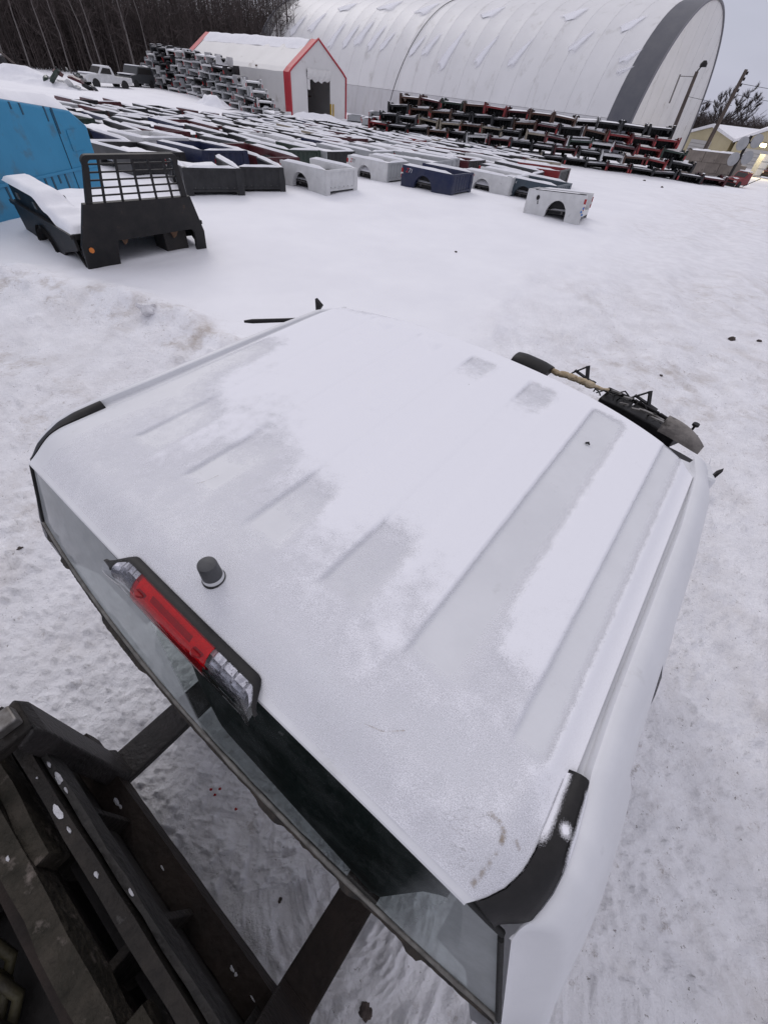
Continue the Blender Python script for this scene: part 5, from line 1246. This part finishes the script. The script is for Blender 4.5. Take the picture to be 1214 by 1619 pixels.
def truck_nose(p, rz, paint, label):
    e = thing('truck_nose', label, 'truck part', p, rz); P = M['paint_' + paint]
    MB().prism([(-1.1, .25), (-1.1, .70), (-.95, .82), (.1, .95), (.55, 1.42), (1.2, 1.46), (1.25, .25)], -.82, .82, 'y').build('body', P, e, bevel=.07)
    MB().prism([(.10, .98), (.50, 1.38), (.515, 1.36), (.115, .96)], -.68, .68, 'y').build('windscreen', M['dark_void'], e)
    MB().box(-1.2, -1.08, -.86, .86, .12, .42).build('bumper', M['black_plastic'], e, bevel=.04)
    for s in (-1, 1):
        MB().box(-1.13, -1.05, s * .6 - .17, s * .6 + .17, .5, .66).build('headlamp', M['tail_white'], e, bevel=.02)
        MB().tube([(-.45, s * .70, .30), (-.45, s * .88, .30)], .33, 16).build('wheel', M['rubber'], e, smooth=40)
    MB().box(-1.115, -1.09, -.36, .36, .48, .66).build('grille', M['black_plastic'], e)
    X, Y = np.meshgrid(np.linspace(-1.0, .02, 14), np.linspace(-.7, .7, 12)); z = np.interp(X, [-1, .1], [.82, .95]); th = .07 * sstep(.35, -.1, np.abs(Y + .15) + 1.0 * fbm(X * 2, Y * 2, 2, 6)) * 1.3 - .01
    MB().grid(np.stack([X, Y, z + th], -1)).build('snow_patch', M['snow'], e, smooth=180)
    MB().box(.62, 1.15, -.7, .7, 1.465, 1.56).build('snow_patch', M['snow'], e, bevel=.05)
    e.scale = (.68, .68, .68)
    return e
rc = at(1160, 292, -.93); rc.z = surf(rc.x, rc.y) - .02; rcn = truck_nose(rc, math.radians(28), 'red', 'small red truck nose with snow patches beside the concrete wall')
MB().bar((.2, -1.0, .2), (1.3, -1.9, 1.1), .07).build('loose_rail', M['black_plastic'], rcn)
mc = at(1212, 280, -.93); truck_nose(mc, math.radians(40), 'maroon', 'dark maroon truck nose half out of frame at the right edge')
gp = at(1192, 278, -.95); ge = thing('steel_locker', 'leaning grey steel locker between the dishes and the maroon truck nose', 'locker', gp, math.radians(20))
MB().box(-.55, .55, -.3, .3, 0, 1.7).build('case', M['paint_silver'], ge, bevel=.03)
for k in range(3): MB().box(-.5, .5, -.315, -.303, .12 + k * .54, .58 + k * .54).build('door', M['grey_plastic'], ge)

# ------------------------------------------------------------------ vehicles and scrap by the wood, left
def old_pickup(p, rz, paint, label, canopy=False, wreck=False):
    e = thing('old_pickup', label, 'pickup truck', p, rz); P = M['paint_' + paint]
    side = [(-2.5, .45), (-2.52, .95), (-.75, 1.0), (-.70, 1.02), (-.45, 1.62), (.55, 1.64), (1.05, 1.08), (2.2, 1.0), (2.5, .85), (2.5, .45)]
    if canopy: side = [(-2.4, .45), (-2.45, 1.1), (-2.2, 1.78), (.5, 1.8), (1.1, 1.15), (2.1, 1.08), (2.4, .9), (2.4, .45)]
    MB().prism(side, -.88, .88, 'y').build('body', P, e, bevel=.08)
    gl = [(-.36, 1.10), (-.30, 1.52), (.45, 1.54), (.85, 1.12)] if not canopy else [(-2.0, 1.18), (-1.85, 1.62), (.4, 1.66), (.85, 1.2)]
    for s in (-1, 1):
        MB().prism(gl, s * .885 - .01, s * .885 + .01, 'y').build('side_window', M['dark_void'], e)
        for x in (-1.55, 1.55): MB().tube([(x, s * .72, .38), (x, s * .92, .38)], .37, 18).build('wheel', M['rubber'], e, smooth=40)
        MB().box(2.47, 2.53, s * .62 - .18, s * .62 + .18, .68, .84).build('headlamp', M['tail_white'], e)
    MB().prism([(.62, 1.56), (1.03, 1.12), (1.06, 1.14), (.66, 1.60)], -.74, .74, 'y').build('windscreen', M['dark_void'], e)
    MB().box(2.45, 2.62, -.86, .86, .42, .60).build('bumper', M['chrome_dirty'], e, bevel=.03)
    MB().box(2.495, 2.515, -.42, .42, .62, .84).build('grille', M['black_plastic'], e)
    if not canopy: MB().box(-2.4, -.82, -.72, .72, .97, 1.0).build('bed_liner', M['liner'], e)
    MB().box(-.4, .5, -.78, .78, 1.625 if not canopy else 1.80, 1.70 if not canopy else 1.88).build('snow_patch', M['snow'], e, bevel=.04)
    MB().box(1.2, 2.3, -.75, .75, 1.02 if not canopy else 1.1, 1.12 if not canopy else 1.18).build('snow_patch', M['snow'], e, bevel=.05)
    return e
pp = G(170, 137); pp.z = surf(pp.x, pp.y) - .12; old_pickup(pp, math.radians(-120), 'white', 'old white pickup truck parked at the foot of the dark wood')
pp = G(219, 137); pp.z = surf(pp.x, pp.y) - .12; old_pickup(pp, math.radians(-95), 'charcoal', 'dark wrecked cab with pale door right of the old white pickup', canopy=True)
pp = G(8, 122); pp.z = surf(pp.x, pp.y) - .1; old_pickup(pp, math.radians(-150), 'black', 'black truck cut off by the left edge below the leaning pole')
jp = G(105, 138); jp.z = surf(jp.x, jp.y)
_r = random.Random(12)
for k in range(18):
    dx, dy = _r.uniform(-2.6, 2.6), _r.uniform(-1.0, 1.6); hz = max(0, 1.9 - abs(dx) * .6) * _r.random()
    m_ = MB(); L1, W1 = _r.uniform(.4, 1.3), _r.uniform(.15, .6)
    Mx = Matrix.Translation((jp.x + dx * .8 + dy * .4, jp.y + dy, jp.z + hz)) @ Matrix.Rotation(_r.uniform(0, 6), 4, 'Z') @ Matrix.Rotation(_r.uniform(-.9, .9), 4, 'Y') @ Matrix.Rotation(_r.uniform(-.6, .6), 4, 'X')
    m_.prism([(-L1 / 2, 0), (-L1 * .3, W1 * .3), (L1 * .2, W1 * .35), (L1 / 2, .05), (L1 * .45, -.04), (-L1 * .4, -.05)], -W1 / 2, W1 / 2, 'y', Mx)
    col_ = ('charcoal', 'black', 'silver', 'white', 'dark green', 'maroon')[k % 6]
    o = m_.build('scrap_panel', M['paint_' + col_]); tag(o, 'bent %s scrap panel, %s part of the heap left of the old white pickup' % (col_, ('lowest', 'middle', 'upper')[k // 6]), 'scrap', 'scrap heap by the wood')
lg = G(40, 128); o = MB().tube([lg + Vector((-3.5, 1, 2.9)), lg + Vector((-1.5, .5, 1.6)), lg + Vector((1.0, 0, .1))], [.07, .09, .09], 8).build('leaning_pole', M['pole_wood'], None, smooth=60); tag(o, 'thin bare pole leaning over the snow bank at left', 'pole')

# snow banks
def bank(px, py, rx, ry, hgt, rz, name, seed):
    p = G(px, py); n = 40; th = np.linspace(0, 2 * math.pi, n, endpoint=False); V = []; F = []
    X, Y = np.meshgrid(np.linspace(-1, 1, 44), np.linspace(-1, 1, 30)); d = np.sqrt(X * X + Y * Y)
    Z = hgt * sstep(1.0, .05, d + .25 * fbm(X * 2.2, Y * 2.2, 3, seed)) * (1 + .5 * fbm(X * 3, Y * 3, 3, seed + 5)) - .08
    c, s = math.cos(rz), math.sin(rz); XX, YY = X * rx, Y * ry
    P = np.stack([p.x + XX * c - YY * s, p.y + XX * s + YY * c, surf(p.x, p.y) + Z], -1)
    o = link(name, MB().grid(P).mesh(name, 180), M['snow']); o['kind'] = 'structure'
bank(40, 128, 6, 2.2, 1.0, .1, 'snow_bank', 1); bank(335, 166, 2.2, 1.5, .8, 0, 'snow_bank', 2); bank(500, 190, 4.5, 1.6, .7, .5, 'snow_bank', 3); bank(80, 135, 5, 1.6, .5, .0, 'snow_bank', 4)
bank(1190, 262, 7, 3.0, 1.1, .3, 'snow_bank', 6); bank(1140, 246, 9, 3.0, 1.0, .2, 'snow_bank', 7)

# ------------------------------------------------------------------ bits on the ground
def clod(px, py, size, mm, name, label, cat, seed, flat=.6):
    p = G(px, py); p.z = surf(p.x, p.y); r = random.Random(seed); bm = bmesh.new(); bmesh.ops.create_icosphere(bm, subdivisions=3, radius=size)
    for v in bm.verts: v.co *= 1 + 1.1 * float(fbm(v.co.x / size * 1.2 + seed * 3, v.co.y / size * 1.2 + v.co.z / size, 3, seed)); v.co.z *= flat
    me = bpy.data.meshes.new(name); bm.to_mesh(me); bm.free(); o = link(name, me, mm); o.location = p + Vector((0, 0, size * flat * .4)); return tag(o, label, cat)
M['dirty_snow'] = mat('dirty_snow_lump', (.62, .61, .62), (.78, .77, .79), 14, .7, bump=.6, bscale=30, c3=(.35, .31, .28), s3=20, lo3=.6, hi3=.72)
clod(238, 503, .11, M['dirty_snow'], 'snow_lump', 'rounded snow lump on the left windrow', 'snow lump', 1, .8)
M['mud'] = mat('dark_mud', (.04, .03, .026), (.09, .07, .06), 30, .9, bump=.5, bscale=60)
for k, (px, py, sz, lab) in enumerate(((1158, 532, .045, 'dark scrap fragment on the packed lane, left one of the pair'), (1200, 537, .038, 'small round dark fragment on the packed lane near the right edge'), (1048, 590, .02, 'thin twig scrap on the lane right of the foam duct'), (1018, 286, .10, 'brown clod on the snow before the right stack'), (1046, 296, .08, 'small brown clod right of the other clod before the stack'), (100, 868, .020, 'dark mud crumb on the packed snow beside the rear glass'), (30, 866, .016, 'tiny mud crumb left of the rear glass'), (600, 538, .03, 'mud crumb beyond the front edge of the roof'), (580, 1602, .022, 'brown mud blob on the snow between the forks'), (440, 1425, .010, 'small brown crumb on the tyre tracks'), (720, 402, .03, 'small dark speck on the smooth snow'))):
    clod(px, py, sz, M['mud'], 'mud_clod', lab, 'clod', 20 + k)
rr_ = random.Random(2)
for k, (px, py) in enumerate(((332, 1248), (338, 1256), (346, 1246), (372, 1279))):
    clod(px, py, .006, M['tail_red'], 'red_plastic_chip', 'red plastic chip on the snow between the forks, %s from the left' % ORD[k + 1], 'chip', 50 + k)

# ------------------------------------------------------------------ trees
M['bark_pale'] = mat('pale_grey_bark', (.11, .098, .093), (.16, .145, .138), 3, .9, bump=.3, bscale=20)
M['bark_dark'] = mat('dark_brown_bark', (.035, .027, .026), (.06, .048, .045), 2, .95)
M['twig'] = mat('brown_grey_twigs', (.052, .041, .039), (.088, .070, .065), .5, .95)
def bare_tree(p, height, rad, seed, label, group, barkm, spread=.35, lean=(0, 0), twigs=260, name='bare_tree'):
    r = random.Random(seed); e = thing(name, label, 'tree', p, r.uniform(0, 6), group)
    tr = MB(); pts = []; n = 7
    for k in range(n):
        t = k / (n - 1); pts.append(Vector((lean[0] * t * height + r.uniform(-.08, .08) * height * .06 * k, lean[1] * t * height + r.uniform(-.08, .08) * height * .06 * k, -.3 + t * height)))
    tr.tube(pts, [rad * (1 - .8 * k / (n - 1)) for k in range(n)], 6); tr.build('trunk', barkm, e, smooth=60)
    cr = MB(); ends = []
    for k in range(16):
        t = r.uniform(.28, .98); i = min(n - 2, int(t * (n - 1))); a = pts[i].lerp(pts[i + 1], t * (n - 1) - i); L_ = height * spread * (1.1 - t) * r.uniform(.6, 1.2) + .4
        d = Vector((r.uniform(-1, 1), r.uniform(-1, 1), r.uniform(.3, 1.1))).normalized(); b = a + d * L_ * .5; c = b + (d + Vector((r.uniform(-.3, .3), r.uniform(-.3, .3), r.uniform(0, .5)))).normalized() * L_ * .5
        cr.tube([a, b, c], [rad * .32 * (1 - t * .6), rad * .2, .012], 4, cap=False); ends += [(a, b), (b, c)]
    for k in range(twigs):
        a, b = r.choice(ends); s = a.lerp(b, r.random()); L_ = r.uniform(.3, 1.0) * height * .10
        d = ((b - a).normalized() + Vector((r.uniform(-.8, .8), r.uniform(-.8, .8), r.uniform(-.2, .9)))).normalized(); q = s + d * L_; w = Vector((r.uniform(-1, 1), r.uniform(-1, 1), 0)).normalized() * .022
        cr.add([s - w, s + w, q], [(0, 1, 2)])
        m_ = s.lerp(q, .5); q2 = m_ + (d + Vector((r.uniform(-.7, .7), r.uniform(-.7, .7), r.uniform(-.2, .5)))).normalized() * L_ * .6; cr.add([m_ - w * .7, m_ + w * .7, q2], [(0, 1, 2)])
    cr.build('crown', barkm if barkm is M['bark_dark'] else M['twig'], e, fix=False)
    return e
def polar(px, rng, z):
    v = ray(px, 100); d = Vector((v[0], v[1], 0)).normalized() * rng; d.z = z; return d
tl = [(8, 96, 0.10), (45, 90, .0), (84, 88, .0), (108, 94, -.02), (148, 96, .03), (160, 92, -.01), (186, 99, .0), (212, 95, .02), (226, 101, .0), (240, 98, .01), (28, 102, .02), (128, 104, -.03), (196, 108, .02), (268, 104, .01), (318, 110, -.01), (372, 108, .01)]
for k, (px, rg, ln) in enumerate(sorted(tl)):
    bare_tree(polar(px, rg, -.35), random.Random(k).uniform(11, 15), random.Random(k + 5).uniform(.06, .16), 100 + k, 'pale bare trunk in the dark wood at left, %s from the left' % ORD[k + 1], 'bare trees at the edge of the left wood', M['bark_pale'], .22, (ln + random.Random(k + 50).uniform(-.07, .07), 0), 120)
tr_ = [(1108, 100, 7.2), (1122, 104, 8.2), (1136, 108, 7.6), (1150, 100, 7.0), (1168, 106, 8.6), (1182, 98, 9.2), (1196, 104, 8.8), (1210, 99, 9.6), (1225, 104, 9)]
for k, (px, rg, hh) in enumerate(tr_):
    bare_tree(polar(px, rg, -1.0), hh * .78, .09, 200 + k, 'bare dark tree behind the yellow sheds, %s from the dome' % ORD[k + 1], 'bare trees behind the sheds', M['bark_dark'], .36, (random.Random(k).uniform(-.06, .06), 0), 1300)

def wood(px0, px1, r0, r1, nst, ntw, hmin, hmax, z, name, label, seed):
    g = np.random.default_rng(seed); a0 = math.atan2(ray(px0, 80)[0], ray(px0, 80)[1]); a1 = math.atan2(ray(px1, 80)[0], ray(px1, 80)[1])
    V = []; F = []; c = 0
    az = g.uniform(a0, a1, nst); rg = g.uniform(r0, r1, nst); hh = g.uniform(hmin, hmax, nst); rad = g.uniform(.025, .10, nst); le = g.normal(0, .05, (nst, 2))
    base = np.stack([np.sin(az) * rg, np.cos(az) * rg, np.full(nst, z)], -1); tip = base + np.stack([le[:, 0] * hh, le[:, 1] * hh, hh], -1)
    ang = np.array([0, 2.094, 4.189]); off = np.stack([np.cos(ang), np.sin(ang), 0 * ang], -1)
    vb = base[:, None] + off[None] * rad[:, None, None]; vt = tip[:, None] + off[None] * rad[:, None, None] * .25
    V = np.concatenate([vb, vt], 1).reshape(-1, 3); k = np.arange(nst)[:, None] * 6
    tri = []
    for i in range(3):
        j = (i + 1) % 3; tri += [np.concatenate([k + i, k + j, k + 3 + j], 1), np.concatenate([k + i, k + 3 + j, k + 3 + i], 1)]
    F = np.concatenate(tri)
    pick = g.integers(0, nst, ntw); t = g.uniform(.03, 1.0, ntw); s = base[pick] * (1 - t[:, None]) + tip[pick] * t[:, None]
    L_ = g.uniform(.5, 2.4, ntw) * (1.15 - .5 * t); az2 = g.uniform(0, 6.283, ntw); up = g.uniform(-.1, 1.2, ntw)
    d = np.stack([np.cos(az2), np.sin(az2), up], -1); d /= np.linalg.norm(d, axis=1)[:, None]; s = s + d * g.uniform(0, .8, ntw)[:, None]; q = s + d * L_[:, None]
    w = np.stack([-np.sin(az2), np.cos(az2), 0 * az2], -1) * g.uniform(.015, .045, ntw)[:, None]; w2 = np.cross(d, w)
    ww = np.where(g.random(ntw)[:, None] < .5, w, w2)
    V2 = np.stack([s - ww, s + ww, q], 1).reshape(-1, 3); F2 = np.arange(ntw * 3).reshape(-1, 3) + len(V)
    o = link(name, np_mesh(name, np.concatenate([V, V2]), np.concatenate([F, F2]), smooth=False), M['twig']); tag(o, label, 'wood', kind='stuff')
wood(-260, 470, 98, 150, 5200, 190000, 7, 15, -.6, 'bare_wood', 'dark leafless wood filling the upper left behind the yard', 3)
wood(1085, 1330, 108, 135, 1400, 40000, 2.0, 4.6, -1.0, 'bare_thicket', 'dark leafless thicket behind the yellow sheds', 4)
# dark rise added behind the left wood to block sky between twigs
X, Y = np.meshgrid(np.linspace(-190, 30, 60), np.linspace(0, 1, 14)); yb = 128 + .35 * np.abs(X + 20) * 0
P = np.stack([X - 20 * Y, yb + 90 * Y - .25 * (X + 40) * 0, -1.2 + 13 * sstep(0, 1, Y) + 2.0 * fbm(X * .03, Y * 3, 3, 8)], -1)
hl = MB().grid(P).build('sky_block_rise', mat('dark_backing_slope', (.035, .027, .025), (.06, .048, .044), .3, .95), None, smooth=180); hl['kind'] = 'structure'
